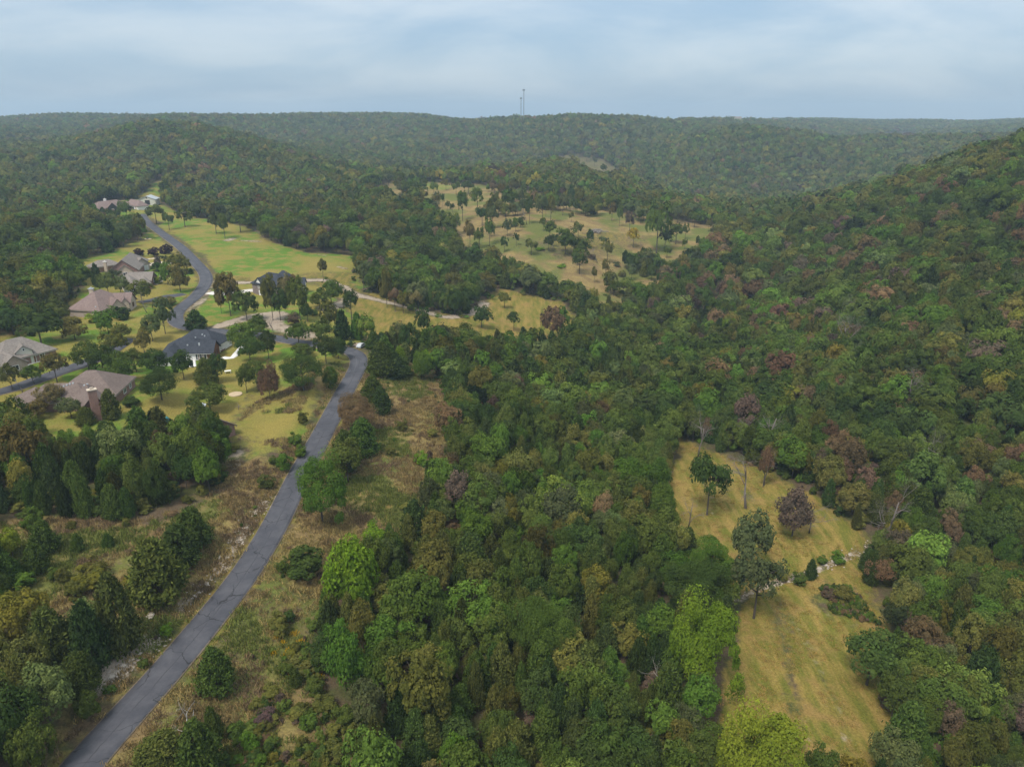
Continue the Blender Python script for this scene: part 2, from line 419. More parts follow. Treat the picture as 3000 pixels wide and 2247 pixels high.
# dry fringe along the road
kk = np.nonzero(ROADD < 9)[0]
fr = np.clip((6.0 - ROADD[kk]) / 2.6, 0, 1) * (0.15 + 0.85 * vnoise(FX[kk], FY[kk], 11, 52))
cov[kk] *= (1 - fr)[:, None]; cov[kk, YEL] += fr
fr = np.clip((4.0 - ROADD[kk]) / 1.0, 0, 1) * 0.45 * vnoise(FX[kk], FY[kk], 6, 51)
cov[kk] *= (1 - fr)[:, None]; cov[kk, PALE] += fr
paint(QUARRY, PALE, 0.62, 4)

# ------------------------------------------------------------------ materials
def mat(name):
    m = bpy.data.materials.new(name); m.use_nodes = True
    n = m.node_tree.nodes; n.clear()
    return m, n, m.node_tree.links.new
def nd(n, t, ins=None, **k):
    x = n.new(t)
    for a, b in k.items(): setattr(x, a, b)
    for a, b in (ins or {}).items(): x.inputs[a].default_value = b
    return x
def mixc(n, l, f, a, b, mode='MIX'):
    x = n.new('ShaderNodeMix'); x.data_type = 'RGBA'; x.blend_type = mode; x.clamp_factor = True
    for i, v in ((0, f), (6, a), (7, b)):
        if isinstance(v, (int, float)): x.inputs[i].default_value = v
        elif isinstance(v, tuple): x.inputs[i].default_value = (*v, 1)
        else: l(v, x.inputs[i])
    return x.outputs[2]
def mth(n, l, op, a, b=None, clamp=False):
    x = n.new('ShaderNodeMath'); x.operation = op; x.use_clamp = clamp
    for i, v in ((0, a), (1, b)):
        if v is None: continue
        if isinstance(v, (int, float)): x.inputs[i].default_value = v
        else: l(v, x.inputs[i])
    return x.outputs[0]
def maprange(n, l, v, a, b, c=0.0, d=1.0):
    x = n.new('ShaderNodeMapRange'); x.interpolation_type = 'SMOOTHSTEP'
    for i, q in ((1, a), (2, b), (3, c), (4, d)): x.inputs[i].default_value = q
    l(v, x.inputs[0]); return x.outputs[0]
def noise(n, l, vec, scale, detail=4, rough=0.55, dist=0.0):
    x = nd(n, 'ShaderNodeTexNoise', {'Scale': scale, 'Detail': detail, 'Roughness': rough, 'Distortion': dist})
    l(vec, x.inputs['Vector']); return x.outputs['Fac']
def finish(m, n, l, col, rough=0.9, bump=None, bstr=0.3, bdist=0.1, spec=0.2, metal=0.0):
    b = nd(n, 'ShaderNodeBsdfPrincipled', {'Roughness': rough, 'Specular IOR Level': spec, 'Metallic': metal})
    if isinstance(col, tuple): b.inputs['Base Color'].default_value = (*col, 1)
    else: l(col, b.inputs['Base Color'])
    if bump is not None:
        bp = nd(n, 'ShaderNodeBump', {'Strength': bstr, 'Distance': bdist}); l(bump, bp.inputs['Height']); l(bp.outputs[0], b.inputs['Normal'])
    o = n.new('ShaderNodeOutputMaterial'); l(b.outputs[0], o.inputs['Surface'])
    return m

def ground_material():
    m, n, l = mat('ground')
    pos = n.new('ShaderNodeNewGeometry').outputs['Position']
    att = nd(n, 'ShaderNodeAttribute', attribute_name='cover')
    sc_ = n.new('ShaderNodeSeparateColor'); l(att.outputs['Color'], sc_.inputs[0])
    big = noise(n, l, pos, 0.035, 4, 0.55)
    mid = noise(n, l, pos, 0.16, 5, 0.6)
    edge = noise(n, l, pos, 0.5, 5, 0.65)
    fine = noise(n, l, pos, 2.6, 4, 0.7)
    grit = noise(n, l, pos, 9.0, 2, 0.7)
    def mask(s, k=0.55):
        e = mth(n, l, 'MULTIPLY', mth(n, l, 'SUBTRACT', edge, 0.5), k * 2)
        return maprange(n, l, mth(n, l, 'ADD', s, e), 0.3, 0.7)
    floor = mixc(n, l, maprange(n, l, mid, 0.4, 0.65), (0.110, 0.080, 0.052), (0.075, 0.085, 0.030))
    lawn = mixc(n, l, maprange(n, l, big, 0.42, 0.60), (0.100, 0.182, 0.024), (0.245, 0.200, 0.054))
    lawn = mixc(n, l, maprange(n, l, mid, 0.45, 0.62), lawn, (0.225, 0.190, 0.052))
    st = nd(n, 'ShaderNodeMapping'); st.inputs['Scale'].default_value = (0.32, 0.05, 0.2); st.inputs['Rotation'].default_value = (0, 0, R(12)); l(pos, st.inputs[0])
    strip = noise(n, l, st.outputs[0], 1.6, 4, 0.6)
    yel = mixc(n, l, maprange(n, l, strip, 0.38, 0.66), (0.135, 0.138, 0.026), (0.262, 0.192, 0.056))
    yel = mixc(n, l, maprange(n, l, mid, 0.48, 0.75), yel, (0.262, 0.172, 0.062))
    brn = mixc(n, l, maprange(n, l, mid, 0.40, 0.62), (0.200, 0.142, 0.066), (0.265, 0.200, 0.080))
    brn = mixc(n, l, maprange(n, l, big, 0.46, 0.58), brn, (0.122, 0.138, 0.036))
    brn = mixc(n, l, maprange(n, l, edge, 0.55, 0.75), brn, (0.135, 0.092, 0.070))
    pale = mixc(n, l, edge, (0.26, 0.20, 0.145), (0.44, 0.375, 0.31))
    c = mixc(n, l, mask(sc_.outputs[0]), floor, lawn)
    c = mixc(n, l, mask(sc_.outputs[2]), c, brn)
    c = mixc(n, l, mask(sc_.outputs[1]), c, yel)
    c = mixc(n, l, mask(att.outputs['Alpha'], 0.5), c, pale)
    v = mth(n, l, 'ADD', mth(n, l, 'MULTIPLY', fine, 0.9), mth(n, l, 'MULTIPLY', grit, 0.5))
    c = mixc(n, l, 1.0, c, mixc(n, l, maprange(n, l, v, 0.4, 1.0), (0.55, 0.55, 0.55), (1.3, 1.3, 1.3)), 'MULTIPLY')
    return finish(m, n, l, c, 1.0, v, 0.6, 0.3, 0.05)

def foliage_material(name='foliage'):
    m, n, l = mat(name)
    tint = nd(n, 'ShaderNodeAttribute', attribute_name='tint', attribute_type='INSTANCER')
    leaf = nd(n, 'ShaderNodeAttribute', attribute_name='vary')
    s = n.new('ShaderNodeSeparateColor'); l(leaf.outputs['Color'], s.inputs[0])
    a = mixc(n, l, s.outputs[0], (0.45, 0.48, 0.46), (1.50, 1.45, 1.38))                 # leaf to leaf
    b = mixc(n, l, s.outputs[1], (0.82, 0.88, 0.86), (1.2, 1.13, 1.1))                  # bough to bough
    c = mixc(n, l, 1.0, mixc(n, l, 1.0, tint.outputs['Color'], a, 'MULTIPLY'), b, 'MULTIPLY')
    d = nd(n, 'ShaderNodeBsdfDiffuse', {'Roughness': 0.5}); l(c, d.inputs['Color'])
    t_ = n.new('ShaderNodeBsdfTranslucent'); l(c, t_.inputs['Color'])
    x = nd(n, 'ShaderNodeMixShader', {0: 0.24}); l(d.outputs[0], x.inputs[1]); l(t_.outputs[0], x.inputs[2])
    o = n.new('ShaderNodeOutputMaterial'); l(x.outputs[0], o.inputs['Surface'])
    return m
def bark_material(name, c1, c2):
    m, n, l = mat(name)
    pos = nd(n, 'ShaderNodeTexCoord').outputs['Object']
    f = noise(n, l, pos, 6.0, 4, 0.6)
    return finish(m, n, l, mixc(n, l, f, c1, c2), 0.95, f, 0.4, 0.05)
def road_material():
    m, n, l = mat('asphalt')
    pos = n.new('ShaderNodeNewGeometry').outputs['Position']
    uv = nd(n, 'ShaderNodeUVMap', uv_map='along').outputs[0]
    a = noise(n, l, pos, 0.25, 5, 0.6); b_ = noise(n, l, pos, 3.0, 3, 0.7)
    c = mixc(n, l, maprange(n, l, a, 0.35, 0.7), (0.052, 0.054, 0.068), (0.080, 0.081, 0.096))
    # worn pale wheel streaks run along the road
    mp_ = nd(n, 'ShaderNodeMapping'); mp_.inputs['Scale'].default_value = (6.0, 0.05, 1); l(uv, mp_.inputs[0])
    s = noise(n, l, mp_.outputs[0], 1.0, 3, 0.6)
    c = mixc(n, l, mth(n, l, 'MULTIPLY', maprange(n, l, s, 0.55, 0.75), 0.35), c, (0.15, 0.15, 0.165))
    # cracks
    wv = nd(n, 'ShaderNodeTexNoise', {'Scale': 0.35, 'Detail': 3}); l(pos, wv.inputs['Vector'])
    ad = nd(n, 'ShaderNodeVectorMath', operation='MULTIPLY_ADD'); l(wv.outputs['Color'], ad.inputs[0]); ad.inputs[1].default_value = (4, 4, 0); l(pos, ad.inputs[2])
    vo = nd(n, 'ShaderNodeTexVoronoi', {'Scale': 0.16, 'Randomness': 1.0}, feature='DISTANCE_TO_EDGE'); l(ad.outputs[0], vo.inputs['Vector'])
    cr = maprange(n, l, vo.outputs['Distance'], 0.006, 0.016, 1.0, 0.0)
    gate = maprange(n, l, noise(n, l, pos, 0.12, 2, 0.5), 0.40, 0.52)
    c = mixc(n, l, mth(n, l, 'MULTIPLY', mth(n, l, 'MULTIPLY', cr, gate), 0.85), c, (0.018, 0.018, 0.021))
    # seam near the middle
    su = n.new('ShaderNodeSeparateXYZ'); l(uv, su.inputs[0])
    sx = mth(n, l, 'ADD', su.outputs[0], mth(n, l, 'MULTIPLY', mth(n, l, 'SUBTRACT', noise(n, l, pos, 0.5, 3), 0.5), 0.09))
    sm = maprange(n, l, mth(n, l, 'ABSOLUTE', mth(n, l, 'SUBTRACT', sx, 0.53)), 0.008, 0.02, 0.6, 0.0)
    c = mixc(n, l, mth(n, l, 'MULTIPLY', sm, maprange(n, l, a, 0.4, 0.55)), c, (0.025, 0.025, 0.03))
    # dusty edges
    ed = maprange(n, l, mth(n, l, 'ADD', mth(n, l, 'ABSOLUTE', mth(n, l, 'SUBTRACT', su.outputs[0], 0.5)), mth(n, l, 'MULTIPLY', mth(n, l, 'SUBTRACT', b_, 0.5), 0.06)), 0.455, 0.50)
    c = mixc(n, l, mth(n, l, 'MULTIPLY', ed, 0.7), c, (0.26, 0.20, 0.13))
    c = mixc(n, l, 1.0, c, mixc(n, l, b_, (0.8, 0.8, 0.8), (1.2, 1.2, 1.2)), 'MULTIPLY')
    return finish(m, n, l, c, 0.85, b_, 0.2, 0.03, 0.3)
def rough_material(name, c1, c2, scale=1.5, rough=0.9, bstr=0.2, spec=0.2, metal=0.0):
    m, n, l = mat(name)
    pos = nd(n, 'ShaderNodeTexCoord').outputs['Object']
    f = noise(n, l, pos, scale, 5, 0.65)
    g_ = noise(n, l, pos, scale * 9, 2, 0.6)
    v = mth(n, l, 'ADD', mth(n, l, 'MULTIPLY', f, 0.65), mth(n, l, 'MULTIPLY', g_, 0.35))
    return finish(m, n, l, mixc(n, l, maprange(n, l, v, 0.32, 0.68), c1, c2), rough, g_, bstr, 0.03, spec, metal)
def shingle_material(name, c1, c2):
    m, n, l = mat(name)
    pos = nd(n, 'ShaderNodeTexCoord').outputs['Object']
    mp_ = nd(n, 'ShaderNodeMapping'); mp_.inputs['Scale'].default_value = (1.0, 1.0, 1.0); l(pos, mp_.inputs[0])
    vo = nd(n, 'ShaderNodeTexVoronoi', {'Scale': 3.0}); l(mp_.outputs[0], vo.inputs['Vector'])
    big = noise(n, l, pos, 0.25, 3, 0.5)
    f = mth(n, l, 'ADD', mth(n, l, 'MULTIPLY', nd_sep(n, l, vo.outputs['Color']), 0.55), mth(n, l, 'MULTIPLY', big, 0.6))
    # courses: thin dark lines every 0.28 m of height
    sx = n.new('ShaderNodeSeparateXYZ'); l(pos, sx.inputs[0])
    fr_ = mth(n, l, 'FRACT', mth(n, l, 'MULTIPLY', sx.outputs[2], 5.0))
    ln = maprange(n, l, fr_, 0.0, 0.25, 0.72, 1.0)
    c = mixc(n, l, f, c1, c2)
    cm = n.new('ShaderNodeCombineColor')
    for i in range(3): l(ln, cm.inputs[i])
    c = mixc(n, l, 1.0, c, cm.outputs[0], 'MULTIPLY')
    return finish(m, n, l, c, 0.92, fr_, 0.3, 0.03, 0.15)
def nd_sep(n, l, c):
    s = n.new('ShaderNodeSeparateColor'); l(c, s.inputs[0]); return s.outputs[0]
def brick_material(name, c1, c2, mortar, scale=4.0):
    m, n, l = mat(name)
    geo = nd(n, 'ShaderNodeTexCoord').outputs['Object']
    s = n.new('ShaderNodeSeparateXYZ'); l(geo, s.inputs[0])
    cb = n.new('ShaderNodeCombineXYZ'); l(mth(n, l, 'ADD', s.outputs[0], s.outputs[1]), cb.inputs[0]); l(s.outputs[2], cb.inputs[1])
    br = nd(n, 'ShaderNodeTexBrick', {'Scale': scale, 'Mortar Size': 0.025, 'Color1': (*c1, 1), 'Color2': (*c2, 1), 'Mortar': (*mortar, 1)}); l(cb.outputs[0], br.inputs['Vector'])
    f = noise(n, l, geo, 0.8, 4, 0.6)
    c = mixc(n, l, 1.0, br.outputs['Color'], mixc(n, l, f, (0.7, 0.7, 0.7), (1.3, 1.3, 1.3)), 'MULTIPLY')
    return finish(m, n, l, c, 0.9, br.outputs['Fac'], 0.2, 0.02, 0.1)
def glass_material():
    m, n, l = mat('window_glass')
    return finish(m, n, l, (0.02, 0.024, 0.03), 0.06, spec=0.6)

M = {}
M['ground'] = ground_material()
M['leaf'] = foliage_material()
M['bark'] = bark_material('bark', (0.05, 0.04, 0.033), (0.11, 0.095, 0.08))
M['deadwood'] = bark_material('dead_wood', (0.24, 0.22, 0.20), (0.42, 0.40, 0.37))
M['twig'] = bark_material('grey_twig', (0.13, 0.11, 0.10), (0.24, 0.21, 0.19))
M['asphalt'] = road_material()
M['concrete'] = rough_material('concrete', (0.46, 0.43, 0.40), (0.62, 0.60, 0.57), 0.6)
M['pavers'] = rough_material('pale_paving', (0.40, 0.33, 0.26), (0.58, 0.51, 0.43), 0.8)
M['glass'] = glass_material()
M['white'] = rough_material('white_paint', (0.62, 0.62, 0.62), (0.78, 0.78, 0.77), 1.2, 0.6, 0.05)
M['cream'] = rough_material('cream_siding', (0.48, 0.46, 0.40), (0.60, 0.58, 0.52), 1.2, 0.7, 0.05)
M['brown_shingle'] = shingle_material('brown_shingle', (0.105, 0.080, 0.073), (0.20, 0.158, 0.145))
M['grey_shingle'] = shingle_material('grey_brown_shingle', (0.130, 0.115, 0.107), (0.25, 0.222, 0.205))
M['mauve_shingle'] = shingle_material('mauve_brown_shingle', (0.135, 0.097, 0.090), (0.240, 0.180, 0.168))
M['navy_shingle'] = shingle_material('navy_shingle', (0.022, 0.026, 0.036), (0.056, 0.063, 0.080))
M['brick'] = brick_material('red_brick', (0.20, 0.095, 0.08), (0.27, 0.15, 0.12), (0.32, 0.27, 0.24))
M['stone'] = brick_material('stone_veneer', (0.30, 0.235, 0.20), (0.44, 0.37, 0.32), (0.34, 0.30, 0.27), 2.5)
M['tanstone'] = brick_material('tan_stone_veneer', (0.38, 0.29, 0.215), (0.50, 0.42, 0.33), (0.42, 0.37, 0.32), 2.0)
M['darkstone'] = brick_material('grey_stone_veneer', (0.14, 0.105, 0.10), (0.24, 0.19, 0.18), (0.22, 0.2, 0.19), 3.0)
M['wood'] = rough_material('stained_wood', (0.13, 0.058, 0.033), (0.22, 0.11, 0.065), 3.0, 0.7)
M['metal_roof'] = rough_material('grey_metal_roof', (0.30, 0.33, 0.36), (0.42, 0.45, 0.48), 0.5, 0.45, 0.05, 0.5)
M['dark'] = rough_material('dark_paint', (0.02, 0.02, 0.022), (0.04, 0.04, 0.042), 2.0, 0.5)
M['rock'] = rough_material('pale_limestone', (0.27, 0.23, 0.19), (0.45, 0.40, 0.35), 1.5, 0.95, 0.5)
M['steel'] = rough_material('dark_steel', (0.10, 0.115, 0.14), (0.15, 0.165, 0.19), 1.0, 0.6)
M['mulch'] = rough_material('sand_pad', (0.40, 0.30, 0.20), (0.52, 0.42, 0.30), 2.0)
M['car'] = rough_material('silver_paint', (0.42, 0.44, 0.47), (0.48, 0.5, 0.52), 0.5, 0.3, 0.0, 0.6)
M['tyre'] = rough_material('tyre_rubber', (0.015, 0.015, 0.015), (0.03, 0.03, 0.03), 3.0, 0.8)
M['teal'] = rough_material('teal_tarp', (0.02, 0.19, 0.24), (0.04, 0.28, 0.33), 2.0, 0.6)
M['log'] = rough_material('weathered_log', (0.15, 0.13, 0.12), (0.32, 0.29, 0.27), 1.5)
M['flower'] = foliage_material('goldenrod')

# ------------------------------------------------------------------ object helpers
def mesh(name, V, faces, mats, mi=None, attrs=None, smooth_=False):
    V = np.asarray(V, np.float32)
    me = bpy.data.meshes.new(name)
    if isinstance(faces, np.ndarray):
        k = faces.shape[1]
        me.vertices.add(len(V)); me.vertices.foreach_set('co', V.ravel())
        me.loops.add(faces.size); me.loops.foreach_set('vertex_index', faces.astype(np.int32).ravel())
        me.polygons.add(len(faces)); me.polygons.foreach_set('loop_start', np.arange(0, faces.size, k, dtype=np.int32))
    else:
        me.from_pydata([tuple(v) for v in V], [], [tuple(f) for f in faces])
    for m in (mats if isinstance(mats, (list, tuple)) else [mats]): me.materials.append(m)
    if mi is not None: me.polygons.foreach_set('material_index', np.asarray(mi, np.int32))
    if smooth_: me.polygons.foreach_set('use_smooth', np.ones(len(me.polygons), bool))
    for a, (dom, typ, data) in (attrs or {}).items():
        at = me.attributes.new(a, typ, dom)
        at.data.foreach_set({'FLOAT_COLOR': 'color', 'FLOAT': 'value', 'FLOAT_VECTOR': 'vector', 'INT': 'value'}[typ], np.asarray(data, np.int32 if typ == 'INT' else np.float32).ravel())
    me.update(calc_edges=True)
    me.validate()
    return me
def obj(name, me, parent=None, loc=None, rz=0.0, scale=None):
    o = bpy.data.objects.new(name, me)
    COL.objects.link(o)
    if parent is not None: o.parent = parent
    if loc is not None: o.location = loc
    if rz: o.rotation_euler = (0, 0, rz)
    if scale is not None: o.scale = scale
    return o
def tag(o, label, cat, group=None):
    o['label'] = label; o['category'] = cat
    if group: o['group'] = group
    return o
def structure(o): o['kind'] = 'structure'; return o
def boxgeo(c, s, rz=0.0):
    x, y, z = s[0] / 2, s[1] / 2, s[2] / 2
    V = np.array([(-x, -y, -z), (x, -y, -z), (x, y, -z), (-x, y, -z), (-x, -y, z), (x, -y, z), (x, y, z), (-x, y, z)], float)
    if rz:
        ca, sa_ = math.cos(rz), math.sin(rz)
        V[:, :2] = V[:, :2] @ np.array([[ca, sa_], [-sa_, ca]])
    return V + np.array(c), [(0, 3, 2, 1), (4, 5, 6, 7), (0, 1, 5, 4), (1, 2, 6, 5), (2, 3, 7, 6), (3, 0, 4, 7)]
class Geo:
    def __init__(s): s.V = []; s.Fc = []
    def add(s, V, Fc):
        o = len(s.V); s.V.extend([tuple(v) for v in V]); s.Fc.extend([tuple(i + o for i in f) for f in Fc]); return s
    def box(s, c, d, rz=0.0): return s.add(*boxgeo(c, d, rz))
    def tube(s, P, Rr, k=6, cap=True):
        P = [np.array(p, float) for p in P]; o = len(s.V)
        for i, p in enumerate(P):
            d = (P[min(i + 1, len(P) - 1)] - P[max(i - 1, 0)]); d = d / (np.linalg.norm(d) + 1e-9)
            a = np.cross(d, (0, 0, 1.0)) if abs(d[2]) < 0.95 else np.cross(d, (1.0, 0, 0))
            a /= np.linalg.norm(a); b = np.cross(d, a)
            for j in range(k):
                th = 2 * math.pi * j / k
                s.V.append(tuple(p + Rr[i] * (math.cos(th) * a + math.sin(th) * b)))
        for i in range(len(P) - 1):
            for j in range(k):
                s.Fc.append((o + i * k + j, o + i * k + (j + 1) % k, o + (i + 1) * k + (j + 1) % k, o + (i + 1) * k + j))
        if cap:
            s.Fc.append(tuple(o + (len(P) - 1) * k + j for j in range(k)))
            s.Fc.append(tuple(o + j for j in reversed(range(k))))
        return s
    def mesh(s, name, m, smooth_=False): return mesh(name, s.V, s.Fc, m, smooth_=smooth_)

# ------------------------------------------------------------------ ground, road, drives
ni, nj = HH.shape
ii, jj = np.meshgrid(np.arange(ni - 1), np.arange(nj - 1), indexing='ij')
q = (ii * nj + jj).ravel()
faces = np.stack([q, q + nj, q + nj + 1, q + 1], -1)
gm = mesh('ground', np.stack([FX, FY, HH.ravel()], -1), faces, M['ground'], attrs={'cover': ('POINT', 'FLOAT_COLOR', np.clip(cov, 0, 1))}, smooth_=True)
structure(obj('ground', gm))

def ribbon(name, C, width, m, lift=0.05, n=6, jitter=0.0, drop=0.25, cross=True):
    """a paved strip draped along a sampled centre line, with small skirts at its sides"""
    T = np.gradient(C[:, :2], axis=0); T /= np.linalg.norm(T, axis=1)[:, None]
    Nn = np.stack([-T[:, 1], T[:, 0]], -1)
    wv = np.broadcast_to(np.asarray(width, float), (len(C),))
    us = np.linspace(0.5, -0.5, n)
    V = []; UV = []
    s = np.concatenate([[0], np.cumsum(np.linalg.norm(np.diff(C[:, :2], axis=0), axis=1))])
    jl = (vnoise(s, s * 0, 2.5, 61) - 0.5) * jitter; jr = (vnoise(s, s * 0 + 50, 2.5, 62) - 0.5) * jitter
    for i in range(len(C)):
        a = wv[i] + 0.0
        row = [us[0] * a + jl[i]] + [u * a for u in us[1:-1]] + [us[-1] * a + jr[i]]
        row = [row[0]] + row + [row[-1]]
        for k_, off in enumerate(row):
            p = C[i, :2] + Nn[i] * off
            z = (float(hgt(p[0], p[1])) if cross else C[i, 2]) + lift - (drop if k_ in (0, len(row) - 1) else 0)
            V.append((p[0], p[1], z)); UV.append((0.5 - off / a, s[i] / 6.0))
    kk_ = n + 2
    f = []
    for i in range(len(C) - 1):
        for k_ in range(kk_ - 1):
            f.append((i * kk_ + k_, i * kk_ + k_ + 1, (i + 1) * kk_ + k_ + 1, (i + 1) * kk_ + k_))
    f = np.array(f)[:, ::-1]
    me = mesh(name, V, f, m, smooth_=False)
    uvl = me.uv_layers.new(name='along')
    li = np.empty(len(me.loops), np.int32); me.loops.foreach_get('vertex_index', li)
    uvl.data.foreach_set('uv', np.asarray(UV, np.float32)[li].ravel())
    return me
rd = road.copy()
structure(obj('road', ribbon('road', rd, ROADW, M['asphalt'], 0.06, 6, 0.25, cross=False)))
def drape_line(pts, step=1.5, sm=5, fn=F):
    C = catmull(hits([fn(*p) for p in pts]), step)
    C[:, 2] = smooth(np.maximum(hgt(C[:, 0], C[:, 1]), 0 * C[:, 0] - 99), sm)
    return C
def drive(name, pts, width, m, lift=0.14, fn=F):
    return structure(obj(name, ribbon(name, drape_line(pts, fn=fn), width, m, lift, 4, 0.2, 0.5)))

# ------------------------------------------------------------------ trees
def unit(v): return v / (np.linalg.norm(v, axis=-1, keepdims=True) + 1e-9)
def leaf_quads(P, Nrm, size, aspect, r, up=None):
    """one small four-cornered leaf spray per point"""
    n = len(P)
    a = unit(np.cross(Nrm, r.normal(size=(n, 3)))) if up is None else unit(up - (up * Nrm).sum(-1, keepdims=True) * Nrm)
    b = np.cross(Nrm, a)
    a = a * (size * aspect)[:, None] * 0.5; b = b * size[:, None] * 0.5
    k = 0.35 + 0.3 * r.random((n, 1))
    V = np.stack([P - a, P + b - a * k * 0.4, P + a, P - b + a * k * 0.4], 1)
    return V.reshape(-1, 3), np.arange(n * 4).reshape(n, 4)
def broadleaf_crown(seed, nl, per, ls, base=0.25, lod=0, loose=0.0):
    """crown inside a 1 x 1 x 1 tree: boughs of leaves round an uneven dome; returns leaf geometry and bough centres"""
    r = np.random.default_rng(seed)
    cz_ = base + (1 - base) * 0.48; rz_ = (1 - base) * 0.5; rx = 0.5
    az_off = r.random() * 6.28
    wa1, wa2 = 0.12 + 0.16 * r.random(), 0.06 + 0.12 * r.random()
    notch = [unit(r.normal(size=3) * np.array((1, 1, 0.5)) + np.array((0, 0, 0.25))) for _ in range(3)]
    V = []; Fc = []; A = []; cen = []; o = 0
    i = 0
    while len(cen) < nl:
        i += 1
        d = unit(r.normal(size=3) * np.array((1, 1, 0.95)))
        if d[2] < -0.55: continue
        inner = r.random() < 0.16
        if i < 3000 and max(float(d @ q_) for q_ in notch) > 0.90: continue
        wob = 1 + wa1 * math.sin(2 * math.atan2(d[1], d[0]) + az_off) + wa2 * math.sin(5 * math.atan2(d[1], d[0]) + 2 * az_off + 3 * d[2])
        f = (0.35 if inner else 0.62 + 0.24 * r.random()) * wob
        lr = (0.085 + 0.125 * r.random() ** 1.5) * (1.0 if not inner else 1.3)
        prof = 1.0 if d[2] > 0 else 1 + 0.25 * d[2]
        c = np.array((d[0] * rx * f * prof, d[1] * rx * f * prof, cz_ + d[2] * rz_ * (f + 0.05)))
        if cen and loose == 0 and min(np.linalg.norm((c - q_[0]) * (1, 1, 0.8)) for q_ in cen) < 0.075: 
            if i < 4000: continue
        cen.append((c, lr))
        dd = unit(r.normal(size=(per * 2, 3)))
        outw = unit(c - np.array((0, 0, cz_ - 0.12)))
        dd = dd[(dd @ outw > -0.25) & (dd[:, 2] > -0.75)][:per]
        m_ = len(dd)
        rad = lr * (0.72 + 0.34 * r.random(m_)) * (1 + 0.18 * np.sin(dd[:, 0] * 9 + i) * np.cos(dd[:, 1] * 8 + 2 * i))
        P = c + dd * rad[:, None] * np.array((1, 1, 0.85))
        wa, wb, wc = ((1.0, 0.45, 0.46), (0.8, 0.95, 0.36), (0.5, 1.25, 0.32), (1.0, 0.45, 0.46))[lod]
        nn = unit(dd * wa + wb * unit(P - np.array((0, 0, cz_ - 0.12))) + wc * r.normal(size=(m_, 3)) + np.array((0, 0, 0.25)))
        v, f_ = leaf_quads(P, nn, ls * (0.45 + 1.1 * r.random(m_) ** 1.4), 1.0 + 0.9 * r.random(m_), r)
        V.append(v); Fc.append(f_ + o); o += len(v)
        vk = (0.62, 0.5, 0.42, 0.5)[lod]
        col = np.stack([0.5 + (r.random(m_) - 0.5) * vk, np.full(m_, r.random()), r.random(m_), np.ones(m_)], -1)
        A.append(np.repeat(col, 4, 0))
    return np.vstack(V), np.vstack(Fc), np.vstack(A), cen
def cedar_crown(seed, nt_, per, ls, base=0.06, fat=1.0):
    r = np.random.default_rng(seed)
    V = []; Fc = []; A = []; o = 0
    th0 = r.random() * 6.28
    for i in range(nt_):
        tt = ((i + r.random()) / nt_) ** 1.25
        z = base + (0.97 - base) * tt
        prof = 0.5 * (1 - tt) ** 0.50 * min(1, 0.6 + tt * 2.6) * fat
        th = i * 2.399 + th0 + r.normal() * 0.3
        prof *= 0.74 + 0.42 * r.random() + 0.16 * math.sin(3 * th + z * 7)
        c = np.array((math.cos(th) * prof * 0.8, math.sin(th) * prof * 0.8, z))
        outd = np.array((math.cos(th), math.sin(th), 0.7 + 0.7 * tt)); outd /= np.linalg.norm(outd)
        m_ = per
        sp_ = r.normal(size=(m_, 3)) * np.array((0.052, 0.052, 0.045)) * (1.25 - 0.6 * tt)
        along = r.random((m_, 1)) * 0.10 * (1.2 - tt)
        P = c + sp_ + outd * along
        nn = unit(r.normal(size=(m_, 3)) * 0.8 + outd * 0.9)
        up = unit(outd + 0.5 * r.normal(size=(m_, 3)))
        v, f_ = leaf_quads(P, nn, ls * (0.6 + 0.7 * r.random(m_)), 1.7 + r.random(m_), r, up)
        V.append(v); Fc.append(f_ + o); o += len(v)
        A.append(np.repeat(np.stack([r.random(m_), np.full(m_, r.random()), r.random(m_), np.ones(m_)], -1), 4, 0))
    return np.vstack(V), np.vstack(Fc), np.vstack(A)
def trunk_geo(seed, cen, rad=0.020, top=0.78, limbs=8, lean=0.02):
    r = np.random.default_rng(seed + 99)
    gg = Geo()
    bend = r.normal(size=2) * lean
    zs = [-0.03, 0.02, 0.2, 0.45, top]
    P = [(bend[0] * z * z, bend[1] * z * z, z) for z in zs]
    gg.tube(P, [rad * 1.5, rad * 1.1, rad * 0.9, rad * 0.65, rad * 0.22], 6)
    if cen:
        for c, lr in [cen[int(k_)] for k_ in r.choice(len(cen), min(limbs, len(cen)), replace=False)]:
            z0 = max(0.16, min(0.62, c[2] - 0.24 + 0.1 * r.random()))
            a = np.array((bend[0] * z0 * z0, bend[1] * z0 * z0, z0))
            m_ = (a + c) / 2 + np.array((0, 0, -0.02)) + r.normal(size=3) * 0.015
            gg.tube([a, m_, c], [rad * 0.5, rad * 0.34, rad * 0.14], 4)
    return gg
